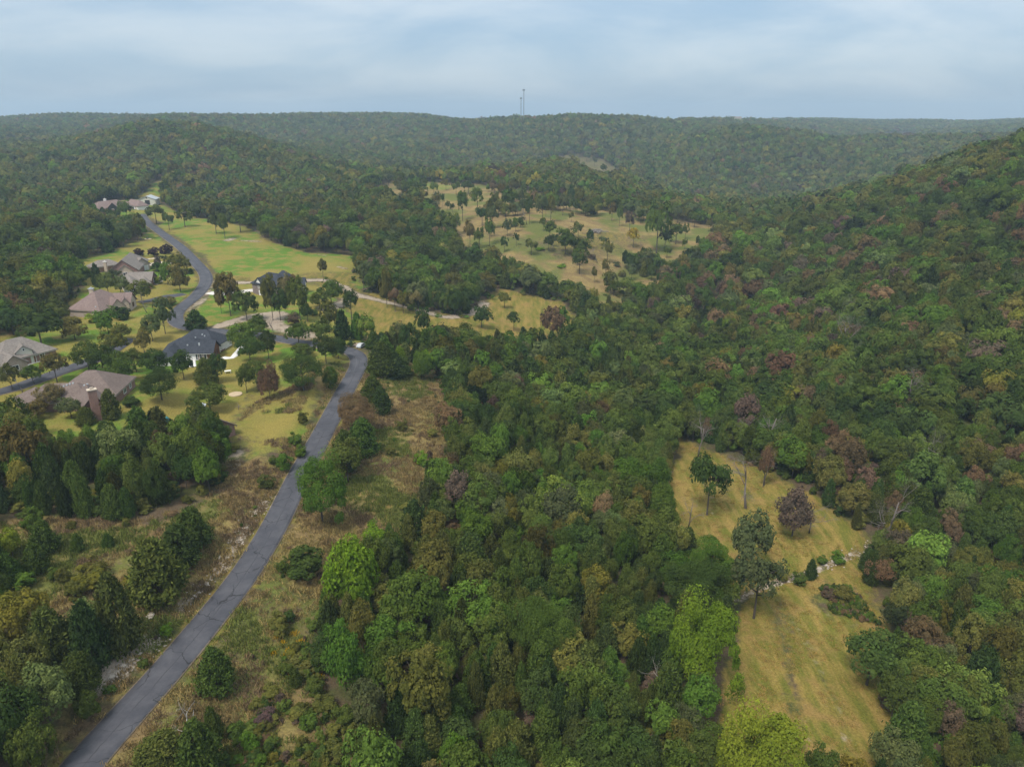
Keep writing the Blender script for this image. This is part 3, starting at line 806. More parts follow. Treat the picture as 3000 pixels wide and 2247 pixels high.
def tree_mesh(kind, seed, lod):
    """(crown geometry, trunk geometry) in a 1 x 1 x 1 box, trunk foot at the origin"""
    if kind == 'round':
        nl, per, ls = [(46, 120, 0.036), (38, 56, 0.056), (24, 26, 0.098), (70, 400, 0.0138)][lod]
        V, Fc, A, cen = broadleaf_crown(seed, nl, per, ls, 0.22, lod)
        tr = trunk_geo(seed, cen, limbs=[9, 5, 0, 10][lod])
    elif kind == 'lollipop':
        nl, per, ls = [(40, 100, 0.040), (26, 46, 0.066), (16, 22, 0.12)][lod]
        V, Fc, A, cen = broadleaf_crown(seed, nl, per, ls, 0.33, lod, loose=1)
        tr = trunk_geo(seed, cen, rad=0.024, limbs=[9, 6, 3][lod])
    elif kind == 'bush':
        nl, per, ls = [(34, 110, 0.050), (28, 60, 0.078), (12, 24, 0.14)][lod]
        V, Fc, A, cen = broadleaf_crown(seed, nl, per, ls, -0.12, lod)
        tr = trunk_geo(seed, cen, rad=0.02, top=0.6, limbs=4)
    elif kind == 'dense':
        nl, per, ls = [(70, 120, 0.032), (44, 50, 0.055), (26, 24, 0.1), (46, 600, 0.0155)][lod]
        V, Fc, A, cen = broadleaf_crown(seed, nl, per, ls, 0.02, lod)
        tr = trunk_geo(seed, cen, limbs=6)
    else:
        nt_, per, ls = [(150, 42, 0.036), (80, 26, 0.060), (46, 15, 0.105)][lod]
        V, Fc, A = cedar_crown(seed, nt_, per, ls, 0.05, 1.0)
        tr = trunk_geo(seed, None, rad=0.022, top=0.9)
    return (V, Fc, A), tr
CACHE = {}
def tree_pair(kind, var, lod):
    k_ = (kind, var, lod)
    if k_ not in CACHE:
        (V, Fc, A), tr = tree_mesh(kind, hash_seed(kind, var), lod)
        CACHE[k_] = (mesh('crown', V, Fc, M['leaf'], attrs={'vary': ('POINT', 'FLOAT_COLOR', A)}), tr.mesh('trunk', M['bark'], True))
    return CACHE[k_]
def hash_seed(kind, var): return {'round': 100, 'lollipop': 200, 'cedar': 300, 'bush': 400, 'dense': 500}[kind] + var * 7
def tree_single(kind, var, lod):
    """crown and trunk in one mesh, for the far woods"""
    (V, Fc, A), tr = tree_mesh(kind, hash_seed(kind, var) + 3, lod)
    n0 = len(V)
    TV = np.array(tr.V); tf = [f for f in tr.Fc if len(f) == 4]
    VV = np.vstack([V, TV]); FF = np.vstack([Fc, np.array(tf) + n0])
    AA = np.vstack([A, np.tile([0.5, 0.5, 0.5, 1], (len(TV), 1))])
    mi = np.concatenate([np.zeros(len(Fc), int), np.ones(len(tf), int)])
    return mesh('woodland_tree', VV, FF, [M['leaf'], M['bark']], mi, {'vary': ('POINT', 'FLOAT_COLOR', AA)})
TINT = {'deep': (0.051, 0.082, 0.022), 'mid': (0.084, 0.118, 0.026), 'olive': (0.118, 0.122, 0.032), 'grey': (0.092, 0.112, 0.047), 'green': (0.086, 0.150, 0.025), 'bright': (0.140, 0.235, 0.022),
        'yellow': (0.320, 0.245, 0.026), 'gold': (0.160, 0.150, 0.030), 'brown': (0.150, 0.102, 0.058), 'rust': (0.165, 0.095, 0.038), 'autumn': (0.136, 0.118, 0.036), 'purple': (0.042, 0.024, 0.032),
        'cedar': (0.049, 0.080, 0.024), 'cedarg': (0.070, 0.108, 0.025), 'cedaro': (0.100, 0.114, 0.031), 'lime': (0.175, 0.220, 0.026), 'tan': (0.165, 0.142, 0.068), 'plum': (0.120, 0.088, 0.068), 'pale': (0.112, 0.152, 0.050)}
WORDS = {'deep': 'dark green', 'mid': 'mid green', 'olive': 'olive green', 'grey': 'grey-green', 'green': 'fresh green', 'bright': 'bright green', 'yellow': 'yellow', 'gold': 'golden green', 'brown': 'brown', 'rust': 'rusty brown', 'autumn': 'browning green',
         'purple': 'dark purple', 'cedar': 'dark green', 'cedarg': 'green', 'cedaro': 'olive green', 'lime': 'lime yellow-green', 'tan': 'tan', 'plum': 'dull purplish brown', 'pale': 'pale green'}
NAME = {'round': 'broadleaf_tree', 'lollipop': 'broadleaf_tree', 'cedar': 'cedar_tree', 'bush': 'shrub', 'dense': 'broadleaf_tree'}
CATG = {'round': 'tree', 'lollipop': 'tree', 'cedar': 'cedar', 'bush': 'shrub', 'dense': 'tree'}
def jitter_tint(c, r, a=0.16):
    k_ = 1 + r.normal() * a
    return tuple(float(max(0.01, x * k_ * (1 + r.normal() * 0.05))) for x in c)
HAND = []                                                # footprints of hand-set trees
tr_rng = np.random.default_rng(11)
def plant(kind, x, y, h, wd, tint, label, group=None, lod=None, jit=0.06):
    z = float(hgt(x, y))
    dist = math.sqrt(x * x + y * y + (CAMH - z) ** 2)
    if lod is None: lod = 0 if dist < 260 else 1
    if lod == 0 and wd > 10 and kind in ('round', 'dense'): lod = 3
    nv = 6 if lod < 3 else 2
    v_ = int(tr_rng.integers(nv))
    cm_, tm_ = tree_pair(kind, v_, lod)
    root = obj(NAME[kind], None, None, (x, y, z), float(tr_rng.random() * 6.28), (wd, wd, h))
    c_ = obj('crown', cm_, root); c_['tint'] = jitter_tint(TINT[tint], tr_rng, jit)
    obj('trunk', tm_, root)
    tag(root, label, CATG[kind], group)
    HAND.append((x, y, wd))
    return root
SEEN_LABEL = {}
def tree_px(fn, bx, by, ty, wpx, kind, tint, where, group=None):
    """a tree from its foot, its top and its crown's width in a photo view; the foot stands on the ground"""
    u, v = fn(bx, by); u2, v2 = fn(bx, ty); u3, _ = fn(bx + wpx, by)
    p = hit(u, v); zc = depth_of(p)
    dep = math.atan2(CAMH - p[2], math.hypot(p[0], p[1]))
    wd = (u3 - u) * zc / FPX
    # a pole on that foot would end here; the top seen is partly the far rim of the crown
    d2 = ray(u, v2); pole = CAMH + d2[2] * p[1] / d2[1] - p[2]
    h = max(0.6, pole - 0.22 * wd * math.tan(dep))
    wd *= 1 - 0.6 * h * math.sin(dep) / zc                    # the crown is nearer than the foot
    if kind in ('round', 'lollipop', 'dense') and zc > 230: h *= 1.08; wd *= 1.07
    if kind == 'bush': wd *= 1.12; h *= 1.1
    kn = {'round': 'broadleaf tree', 'lollipop': 'broadleaf tree on a bare trunk', 'cedar': 'cedar', 'bush': 'rounded shrub', 'dense': 'dense broadleaf tree leafy to the ground'}[kind]
    lab = f'{WORDS[tint]} {kn} {where}'
    return plant(kind, p[0], p[1], h, wd, tint, lab, group or lab)

# trees, shrubs that stand apart, read off the photo: (foot x, foot y, top y, crown width, kind, tint)
def many(fn, where, rows):
    for r_ in rows: tree_px(fn, *r_, where)
many(Z1, 'on the grass by the upper road', [(1220, 590, 385, 110, 'lollipop', 'olive'), (1355, 465, 300, 150, 'lollipop', 'mid'), (1465, 515, 370, 90, 'lollipop', 'mid'), (1600, 490, 340, 130, 'lollipop', 'mid'),
     (1870, 548, 370, 110, 'lollipop', 'grey'), (1945, 588, 385, 105, 'lollipop', 'mid'), (2080, 535, 370, 150, 'lollipop', 'mid'), (1700, 410, 260, 130, 'round', 'grey')])
many(Z1, 'beside the far brown-roofed house', [(960, 440, 335, 95, 'dense', 'deep'), (890, 375, 315, 50, 'cedar', 'cedar'), (850, 408, 365, 42, 'cedar', 'cedar'), (1024, 385, 335, 38, 'cedar', 'cedar'), (1100, 420, 265, 115, 'round', 'mid'), (1245, 315, 273, 48, 'bush', 'deep'), (838, 360, 300, 70, 'bush', 'purple')])
many(Z1, 'in the grove below the far house', [(1110, 560, 400, 175, 'round', 'mid'), (1000, 590, 450, 130, 'round', 'mid'), (930, 620, 470, 140, 'round', 'autumn'), (830, 600, 440, 150, 'round', 'deep'), (740, 715, 520, 180, 'round', 'grey'), (640, 790, 620, 90, 'lollipop', 'grey'), (580, 770, 590, 130, 'lollipop', 'grey'), (470, 740, 560, 170, 'round', 'mid')])
many(Z1, 'at the edge of the gravel garden', [(1208, 742, 668, 82, 'bush', 'purple'), (1335, 742, 670, 88, 'bush', 'purple'), (1440, 718, 632, 105, 'bush', 'purple')])
many(Z1, 'between the gabled house and road bend', [(1525, 860, 715, 160, 'round', 'olive'), (1600, 870, 760, 110, 'round', 'olive'), (1450, 985, 790, 115, 'dense', 'green'), (1560, 1045, 812, 160, 'dense', 'autumn'), (1365, 870, 800, 110, 'bush', 'deep'), (1362, 975, 915, 78, 'bush', 'lime'), (1230, 855, 800, 90, 'bush', 'olive'), (1640, 890, 840, 70, 'bush', 'deep'), (1400, 760, 735, 40, 'bush', 'deep'), (1440, 765, 738, 40, 'bush', 'deep'), (1370, 840, 735, 60, 'bush', 'plum')])
many(Z1, 'between the two houses above the lower drive', [(850, 1005, 800, 95, 'cedar', 'cedar'), (940, 1075, 895, 150, 'round', 'pale'), (1050, 1075, 915, 140, 'round', 'pale'), (1230, 1150, 960, 170, 'round', 'olive'), (1000, 930, 850, 130, 'round', 'grey'), (1440, 1165, 1083, 140, 'bush', 'olive'), (780, 920, 880, 70, 'bush', 'deep'), (740, 860, 825, 50, 'bush', 'lime')])
many(Z1, 'in the yard of the mauve-roofed house', [(815, 1310, 1235, 115, 'bush', 'lime'), (940, 1410, 1195, 165, 'dense', 'green'), (1050, 1285, 1165, 135, 'bush', 'deep'), (1430, 1410, 1125, 155, 'round', 'grey'), (1320, 1475, 1260, 165, 'round', 'pale'), (1050, 1470, 1340, 175, 'round', 'olive')])
many(Z1, 'beside the navy-roofed house', [(1700, 1375, 1198, 180, 'cedar', 'cedar')])
many(Z1, 'behind the porch house', [(540, 1320, 1150, 140, 'round', 'olive'), (650, 1460, 1265, 195, 'dense', 'autumn'), (360, 1500, 1215, 330, 'round', 'deep'), (120, 1420, 1180, 250, 'round', 'deep'), (480, 1300, 1120, 190, 'round', 'mid'), (250, 1280, 1080, 220, 'round', 'deep')])
many(Z2, 'along the paved side lane', [(495, 650, 400, 195, 'lollipop', 'autumn'), (290, 660, 500, 145, 'round', 'mid'), (110, 720, 490, 150, 'round', 'cedaro'), (770, 545, 290, 220, 'round', 'mid'), (900, 580, 330, 240, 'round', 'deep')])
many(Z2, 'between the brick house and navy-roofed house', [(1060, 650, 370, 235, 'dense', 'green'), (1000, 440, 200, 200, 'round', 'olive'), (1250, 400, 200, 150, 'round', 'autumn'), (1350, 600, 360, 235, 'round', 'deep'), (1400, 800, 530, 330, 'round', 'deep'), (1590, 620, 370, 190, 'round', 'deep'), (1180, 560, 360, 180, 'round', 'mid'), (1140, 850, 770, 150, 'bush', 'deep')])
many(Z2, 'on the lawn below the navy-roofed house', [(1790, 660, 430, 200, 'cedar', 'cedaro'), (1890, 650, 400, 150, 'round', 'deep'), (1820, 900, 650, 310, 'round', 'mid')])
many(Z2, 'hiding the foot of the brick house', [(970, 960, 700, 170, 'cedar', 'cedaro'), (620, 960, 770, 190, 'round', 'grey'), (450, 900, 660, 210, 'round', 'tan'), (330, 960, 800, 200, 'round', 'autumn'), (750, 1010, 850, 170, 'cedar', 'cedaro')])
many(Z3, 'on the lawn of the tall slate-roofed house', [(440, 645, 440, 85, 'round', 'autumn'), (520, 668, 310, 190, 'round', 'autumn'), (660, 705, 460, 205, 'round', 'mid')])
many(Z3, 'in front of the tall slate-roofed house', [(885, 705, 330, 140, 'round', 'olive'), (950, 705, 450, 150, 'round', 'deep'), (1120, 700, 345, 180, 'round', 'mid'), (1185, 715, 560, 120, 'round', 'deep'), (1000, 520, 305, 130, 'round', 'tan'), (1085, 520, 330, 125, 'round', 'rust'), (1390, 570, 350, 205, 'round', 'mid'), (1290, 610, 470, 155, 'round', 'mid'), (1240, 660, 610, 70, 'bush', 'green'), (1070, 740, 640, 100, 'bush', 'plum')])
many(Z3, 'by the dirt track', [(1320, 362, 175, 85, 'lollipop', 'olive'), (1565, 700, 440, 145, 'lollipop', 'deep'), (1620, 868, 635, 130, 'cedar', 'green'), (1490, 868, 610, 145, 'cedar', 'cedar'), (1370, 810, 565, 155, 'round', 'olive'), (1670, 435, 190, 130, 'lollipop', 'grey'), (1740, 440, 205, 115, 'lollipop', 'grey'), (1870, 595, 270, 110, 'round', 'olive'), (1940, 628, 430, 110, 'lollipop', 'brown'), (2010, 645, 450, 110, 'lollipop', 'olive'), (2120, 655, 450, 120, 'lollipop', 'tan')])
many(Z3, 'between the middle road and the dirt track', [(1310, 880, 695, 190, 'round', 'mid'), (1110, 920, 715, 185, 'round', 'mid'), (760, 865, 665, 175, 'round', 'mid'), (640, 985, 740, 205, 'round', 'green'), (850, 1040, 805, 135, 'round', 'deep'), (690, 1070, 860, 200, 'round', 'mid')])
many(Z3, 'on the lawn inside the road bend', [(760, 1310, 1040, 200, 'round', 'mid'), (860, 1385, 1060, 155, 'dense', 'brown'), (660, 1330, 1080, 140, 'round', 'mid'), (1150, 1310, 975, 400, 'round', 'deep'), (1385, 1290, 1095, 155, 'dense', 'green'), (1345, 1080, 845, 175, 'round', 'deep'), (1450, 1035, 860, 135, 'dense', 'deep'), (1150, 1025, 905, 165, 'round', 'mid'), (1560, 930, 880, 62, 'bush', 'deep')])
many(Z3, 'in the cluster outside the sharp road bend', [(1760, 955, 795, 150, 'cedar', 'cedarg'), (1830, 945, 800, 135, 'cedar', 'cedar'), (1910, 945, 800, 120, 'cedar', 'cedarg'), (1985, 990, 735, 165, 'round', 'grey'), (2065, 1030, 750, 155, 'round', 'deep'), (1825, 1175, 875, 260, 'cedar', 'cedarg'), (1985, 1115, 920, 130, 'cedar', 'bright'), (1935, 1200, 960, 210, 'cedar', 'cedar'), (2000, 1170, 1010, 170, 'cedar', 'cedarg')])
many(Z3, 'on the dry slope beyond the bend', [(2170, 1215, 975, 140, 'dense', 'green'), (2160, 1010, 850, 110, 'cedar', 'cedarg'), (2190, 840, 620, 130, 'round', 'deep')])
many(F, 'in the row along the road shoulder', [(806, 868, 808, 50, 'cedar', 'cedarg'), (825, 892, 832, 46, 'cedar', 'cedar'), (772, 938, 850, 92, 'round', 'brown'), (785, 980, 898, 72, 'cedar', 'cedarg'), (752, 1040, 945, 80, 'round', 'mid'), (748, 1015, 925, 56, 'cedar', 'cedarg')])
tree_px(F, 697, 1130, 972, 116, 'dense', 'green', 'large and oval at the road edge')
many(F, 'on the road verge below the lawn', [(615, 1015, 978, 34, 'bush', 'green'), (575, 1055, 1025, 30, 'bush', 'mid'), (650, 985, 962, 26, 'bush', 'green'), (638, 960, 935, 28, 'bush', 'green'), (590, 1000, 985, 18, 'bush', 'mid'), (655, 915, 890, 20, 'bush', 'olive'), (240, 1497, 1478, 22, 'bush', 'mid'), (310, 1440, 1420, 22, 'bush', 'mid'), (360, 1370, 1348, 26, 'bush', 'bright')])
many(F, 'on the dry meadow', [(82, 1235, 1168, 52, 'cedar', 'cedarg'), (22, 1262, 1190, 62, 'cedar', 'cedarg'), (100, 1190, 1120, 60, 'cedar', 'cedarg'), (345, 1290, 1150, 125, 'cedar', 'cedaro'), (390, 1215, 1125, 95, 'cedar', 'cedar'), (420, 1180, 1090, 80, 'cedar', 'cedarg'), (195, 1265, 1222, 62, 'bush', 'gold'), (205, 1245, 1205, 50, 'bush', 'olive'), (170, 1190, 1150, 28, 'cedar', 'cedarg'), (235, 1180, 1150, 26, 'cedar', 'cedarg'), (165, 1290, 1255, 46, 'bush', 'olive'), (140, 1260, 1225, 30, 'bush', 'olive'), (120, 1250, 1225, 26, 'bush', 'mid'), (295, 1280, 1235, 50, 'bush', 'gold'), (28, 1200, 1140, 50, 'round', 'lime'), (75, 1140, 1100, 40, 'bush', 'green')])
many(F, 'at the corner of the dry meadow', [(85, 1665, 1540, 90, 'dense', 'mid'), (40, 1640, 1480, 110, 'round', 'deep'), (195, 1545, 1490, 50, 'bush', 'mid'), (110, 1560, 1430, 110, 'round', 'pale'), (20, 1600, 1440, 110, 'cedar', 'cedaro'), (180, 1490, 1400, 80, 'cedar', 'cedarg'), (265, 1400, 1230, 95, 'cedar', 'cedaro'), (205, 1440, 1290, 80, 'cedar', 'cedar'), (60, 1400, 1270, 110, 'round', 'gold'), (120, 1430, 1300, 100, 'cedar', 'cedaro')])
many(F, 'on the grass below the road', [(470, 1490, 1388, 84, 'cedar', 'cedarg'), (465, 1600, 1520, 45, 'cedar', 'cedarg'), (612, 1235, 1205, 26, 'bush', 'mid'), (660, 1235, 1185, 80, 'bush', 'deep'), (640, 1210, 1185, 30, 'bush', 'mid')])
many(F, 'among the brambles under the road', [(640, 1480, 1440, 30, 'cedar', 'cedarg'), (630, 1420, 1400, 24, 'bush', 'gold'), (680, 1495, 1465, 40, 'bush', 'mid'), (670, 1570, 1540, 36, 'bush', 'green'), (620, 1460, 1430, 30, 'bush', 'mid'), (540, 1620, 1580, 34, 'bush', 'green'), (700, 1530, 1500, 46, 'bush', 'olive'), (575, 1560, 1530, 40, 'bush', 'plum'), (650, 1440, 1415, 60, 'bush', 'olive'), (585, 1500, 1480, 40, 'bush', 'olive'), (725, 1640, 1600, 50, 'bush', 'olive'), (510, 1590, 1560, 36, 'bush', 'mid'), (745, 1560, 1520, 50, 'bush', 'mid'), (705, 1445, 1395, 60, 'bush', 'deep')])
many(F, 'at the wood edge under the road', [(765, 1340, 1150, 110, 'dense', 'bright'), (748, 1490, 1330, 90, 'dense', 'green'), (810, 1210, 1130, 60, 'dense', 'bright'), (700, 1430, 1365, 60, 'dense', 'deep'), (350, 1650, 1570, 120, 'cedar', 'cedaro'), (440, 1690, 1540, 110, 'cedar', 'cedarg')])
many(F, 'on the dry slope beside the woods', [(910, 1005, 975, 26, 'bush', 'bright'), (916, 815, 760, 42, 'dense', 'bright'), (870, 930, 905, 24, 'bush', 'olive'), (845, 985, 965, 20, 'bush', 'olive')])
many(F, 'in the mown valley field', [(1527, 1112, 975, 88, 'lollipop', 'deep'), (1648, 1052, 968, 32, 'lollipop', 'brown'), (1711, 1157, 1052, 82, 'round', 'plum'), (1787, 1072, 982, 78, 'round', 'autumn'), (1618, 1250, 1103, 100, 'lollipop', 'grey'), (1628, 1335, 1180, 105, 'lollipop', 'grey'), (1872, 1478, 1362, 125, 'lollipop', 'deep'), (1840, 1110, 1040, 80, 'round', 'autumn')])
many(F, 'on the creek bank', [(1750, 1250, 1205, 26, 'cedar', 'cedar'), (1725, 1262, 1235, 30, 'bush', 'mid'), (1808, 1215, 1190, 26, 'bush', 'green'), (1820, 1300, 1265, 40, 'bush', 'olive'), (1790, 1290, 1268, 30, 'bush', 'plum'), (1775, 1215, 1200, 22, 'bush', 'mid'), (1690, 1250, 1235, 26, 'bush', 'olive')])
tree_px(F, 1520, 1490, 1268, 160, 'dense', 'bright', 'broad at the field edge')
tree_px(F, 1645, 1735, 1502, 210, 'dense', 'lime', 'broad at the mouth of the field')
many(F, 'at the wood edge by the field', [(1428, 1150, 1040, 60, 'dense', 'green'), (1420, 1060, 985, 50, 'dense', 'green'), (1530, 1270, 1150, 120, 'dense', 'green'), (1485, 1190, 1135, 40, 'cedar', 'cedarg'), (1500, 1330, 1200, 130, 'round', 'deep')])
many(F, 'in the little yellow field', [(1090, 665, 635, 26, 'lollipop', 'olive'), (1195, 735, 665, 55, 'round', 'brown'), (1215, 715, 665, 30, 'round', 'green'), (1110, 715, 675, 26, 'lollipop', 'deep'), (1040, 708, 665, 40, 'round', 'deep'), (1130, 735, 705, 20, 'cedar', 'cedar')])
PAST = [(535, 235, 170, 40), (340, 215, 140, 75), (440, 175, 112, 50), (500, 190, 120, 55), (415, 245, 190, 45), (565, 178, 125, 40), (410, 170, 112, 45), (750, 200, 155, 40), (805, 225, 170, 40), (870, 220, 165, 55), (850, 215, 165, 30),
        (920, 325, 220, 70), (1015, 320, 232, 50), (1095, 315, 225, 90), (1155, 300, 218, 34), (1050, 245, 180, 40), (840, 365, 235, 60), (945, 390, 312, 60), (1000, 410, 315, 60), (985, 500, 380, 55), (1072, 380, 298, 52), (1200, 380, 265, 50),
        (1270, 375, 255, 62), (1315, 370, 258, 50), (1220, 270, 200, 42), (1300, 250, 200, 48), (1380, 335, 255, 50), (1310, 460, 388, 62), (1210, 550, 483, 60), (1130, 500, 445, 30), (1080, 450, 380, 44), (880, 510, 400, 50), (930, 520, 425, 56), (1065, 535, 470, 36),
        (1332, 505, 450, 34), (1412, 485, 435, 26), (1463, 462, 390, 42), (1525, 515, 432, 40), (1600, 500, 460, 42), (1645, 365, 290, 34), (1685, 395, 308, 34), (1740, 425, 340, 46), (1560, 335, 285, 24), (1470, 650, 545, 85), (1620, 590, 495, 56), (1740, 655, 565, 50),
        (1830, 645, 555, 70), (1610, 665, 595, 40), (1885, 540, 340, 115), (1800, 380, 320, 30), (2000, 375, 300, 60), (2090, 400, 335, 50), (1945, 345, 290, 40), (1450, 330, 270, 40), (1400, 300, 240, 60), (700, 300, 235, 50), (1990, 490, 400, 80), (1930, 520, 430, 70)]
for k_, (bx, by, ty, wp) in enumerate(PAST):
    tree_px(Z5, bx, by, by - (by - ty) * 1.25, wp * 1.1, 'lollipop', ['mid', 'deep', 'grey', 'mid', 'olive', 'deep', 'grey', 'autumn'][k_ % 8] if (bx, by) != (1740, 425) else 'plum', 'scattered on the pasture hill')
many(Z5, 'on the narrow clearing beyond the pasture', [(1290, 40, -10, 40, 'lollipop', 'mid'), (1340, 45, -5, 44, 'lollipop', 'grey'), (1385, 30, -20, 40, 'lollipop', 'mid'), (1430, 40, 0, 40, 'lollipop', 'olive'), (1470, 20, -25, 40, 'lollipop', 'mid'), (1510, 45, 0, 40, 'lollipop', 'mid'), (1550, 70, 20, 36, 'lollipop', 'grey'), (1600, 110, 60, 40, 'lollipop', 'deep'), (1640, 60, 10, 40, 'lollipop', 'mid'), (1580, 150, 95, 40, 'lollipop', 'grey'), (1620, 140, 95, 36, 'lollipop', 'mid')])
tree_px(Z5, 1760, 510, 408, 62, 'lollipop', 'yellow', 'on the pasture hill')
prng = np.random.default_rng(77); PT = [(h_[0], h_[1]) for h_ in HAND]; added = 0
for _ in range(4000):
    x_ = prng.uniform(PASTURE[:, 0].min(), PASTURE[:, 0].max()); y_ = prng.uniform(PASTURE[:, 1].min(), PASTURE[:, 1].max())
    if added >= 36: break
    if not inside(np.array([x_]), np.array([y_]), PASTURE)[0] or vnoise(x_, y_, 60, 301, 2) < 0.42: continue
    if min((x_ - a_) ** 2 + (y_ - b_) ** 2 for a_, b_ in PT) < 8.5 ** 2: continue
    tn_ = ['mid', 'deep', 'grey', 'olive'][int(prng.integers(4))]; lab = f'{WORDS[tn_]} broadleaf tree on a bare trunk scattered on the pasture hill'
    plant('lollipop', x_, y_, prng.uniform(6.5, 11), prng.uniform(3.4, 5.6), tn_, lab, lab); PT.append((x_, y_)); added += 1
many(Z5, 'low on the pasture hill', [(1140, 690, 630, 90, 'bush', 'plum'), (1160, 385, 365, 30, 'bush', 'green'), (1260, 520, 505, 50, 'bush', 'bright'), (1375, 612, 598, 50, 'bush', 'bright'), (1115, 395, 380, 34, 'bush', 'olive'), (1700, 665, 630, 40, 'bush', 'olive'), (1540, 570, 545, 40, 'bush', 'plum'), (1670, 610, 585, 34, 'bush', 'grey')])

# ------------------------------------------------------------------ the woods: every other tree
def in_clear(x, y):
    r_ = np.zeros(x.shape, bool)
    for P in CLEAR: r_ |= inside(x, y, P)
    # fingers of wood reach into the pasture
    r_ &= ~(inside(x, y, PASTURE) & (vnoise(x, y, 26, 311, 2) > 0.70))
    return r_
def scatter(y0, y1, step, rr):
    xs, ys = [], []
    ny = int((y1 - y0) / step)
    for j in range(ny):
        yy = y0 + j * step
        hw = 0.76 * (yy + step) + 55
        n_ = int(2 * hw / step)
        x_ = -hw + (np.arange(n_) + 0.5 * (j % 2)) * step
        xs.append(x_ + rr.uniform(-0.42, 0.42, n_) * step); ys.append(yy + rr.uniform(-0.42, 0.42, n_) * step)
    return np.concatenate(xs), np.concatenate(ys)
HILLTOP = [(2138, 120), (2163, 30), (2197, 110), (2274, 40), (1278, 60)]
frng = np.random.default_rng(23)
parts_ = [scatter(40, 330, 4.0, frng), scatter(330, 700, 5.7, frng), scatter(700, 1300, 7.0, frng), scatter(1300, 2200, 8.6, frng), scatter(2200, 4300, 12.0, frng)]
WX = np.concatenate([p[0] for p in parts_]); WY = np.concatenate([p[1] for p in parts_])
ok = ~in_clear(WX, WY)
# keep the road, the creek and the quarry open
Dr = np.full(WX.shape, 1e9); kk = np.nonzero((WX > -340) & (WX < 70) & (WY < 680))[0]
Dr[kk] = line_dist(WX[kk], WY[kk], road)[0]
ok &= Dr > np.where(WY < 115, 7.2, 8.5)
kk = np.nonzero((WX > 0) & (WX < 150) & (WY < 300))[0]
Dk = np.full(WX.shape, 1e9); Dk[kk] = line_dist(WX[kk], WY[kk], creek)[0]
ok &= Dk > 4.0
ok &= ~inside(WX, WY, QUARRY)
FARB = np.array([crest(px, bk)[:2] for px, bk in HILLTOP] + [hit(1072, 522)[:2]])
for b_ in FARB: ok &= (np.hypot(WX - b_[0], WY - b_[1] + 14) > 20)
WX, WY = WX[ok], WY[ok]
for hx, hy, hw in HAND:
    c_ = np.hypot(WX - hx, WY - hy) > max(2.0, 0.36 * hw + 1.0)
    WX, WY = WX[c_], WY[c_]
# thin the woods unevenly
c_ = frng.random(len(WX)) < 0.86 + 0.14 * (vnoise(WX, WY, 40, 77) > 0.4)
WX, WY = WX[c_], WY[c_]
WZ = hgt(WX, WY)
WD = np.sqrt(WX ** 2 + WY ** 2 + (CAMH - WZ) ** 2)
n_ = len(WX)
WH = np.clip(frng.normal(9.6, 2.1, n_), 4.5, 16.5) * np.where(WD > 1500, 1.12, 1.0)
WW = np.clip(frng.lognormal(math.log(6.0), 0.26, n_), 3.4, 12.0) * np.where(WD < 210, 0.88, 1.0) * np.where(WD > 350, 1.18, 1.0) * np.where(WD > 700, 1.15, 1.0) * np.where(WD > 1300, 1.2, 1.0) * np.where(WD > 2200, 1.25, 1.0)
WH = np.clip(0.45 * WH + 0.75 * WW + frng.normal(0, 0.7, n_), 4.2, 17)
# drop trees that lie far below every line of sight (hidden valleys), with room for a step to the side
ang = np.arctan2(WX, WY); o_ = np.argsort(WD)
bins = ((ang + 1.2) / 2.4 * 260).astype(int).clip(0, 259)
top = np.full(260, -9.0); vis = np.ones(n_, bool)
slope = (WZ + WH + 14 - CAMH) / WD; sl2 = (WZ + WH * 0.55 - CAMH) / WD
for i in o_:
    b_ = bins[i]
    if slope[i] < top[b_]: vis[i] = False
    elif sl2[i] > top[b_]: top[b_] = sl2[i]
WX, WY, WZ, WD, WH, WW = (a[vis] for a in (WX, WY, WZ, WD, WH, WW))
n_ = len(WX)
# kind and colour by place
pc = np.where(WD < 420, 0.22, 0.08) + np.where((WX > -70) & (WX < 70) & (WD < 300), 0.16, 0) + np.where((WX < -70) & (WY < 190), 0.12, 0)
pc = np.where(WD > 700, 0.03, pc) * (0.4 + 1.2 * (vnoise(WX, WY, 30, 88) > 0.45))
ISC = frng.random(n_) < pc
WH = np.where(ISC, WH * 0.92, WH); WW = np.where(ISC, WW * 0.72, WW)
names_b = ['deep', 'mid', 'olive', 'grey', 'green', 'bright', 'autumn', 'brown', 'plum', 'gold', 'yellow']
nb = vnoise(WX, WY, 55, 91, 3)
ng = vnoise(WX, WY, 38, 95, 2)
TN = np.empty(n_, object); TC = np.zeros((n_, 4)); TC[:, 3] = 1
rr_ = frng.random(n_)
sp_rank = np.argsort(np.argsort(vnoise(WX, WY, 24, 99, 2))) / n_                # stands of one kind keep together
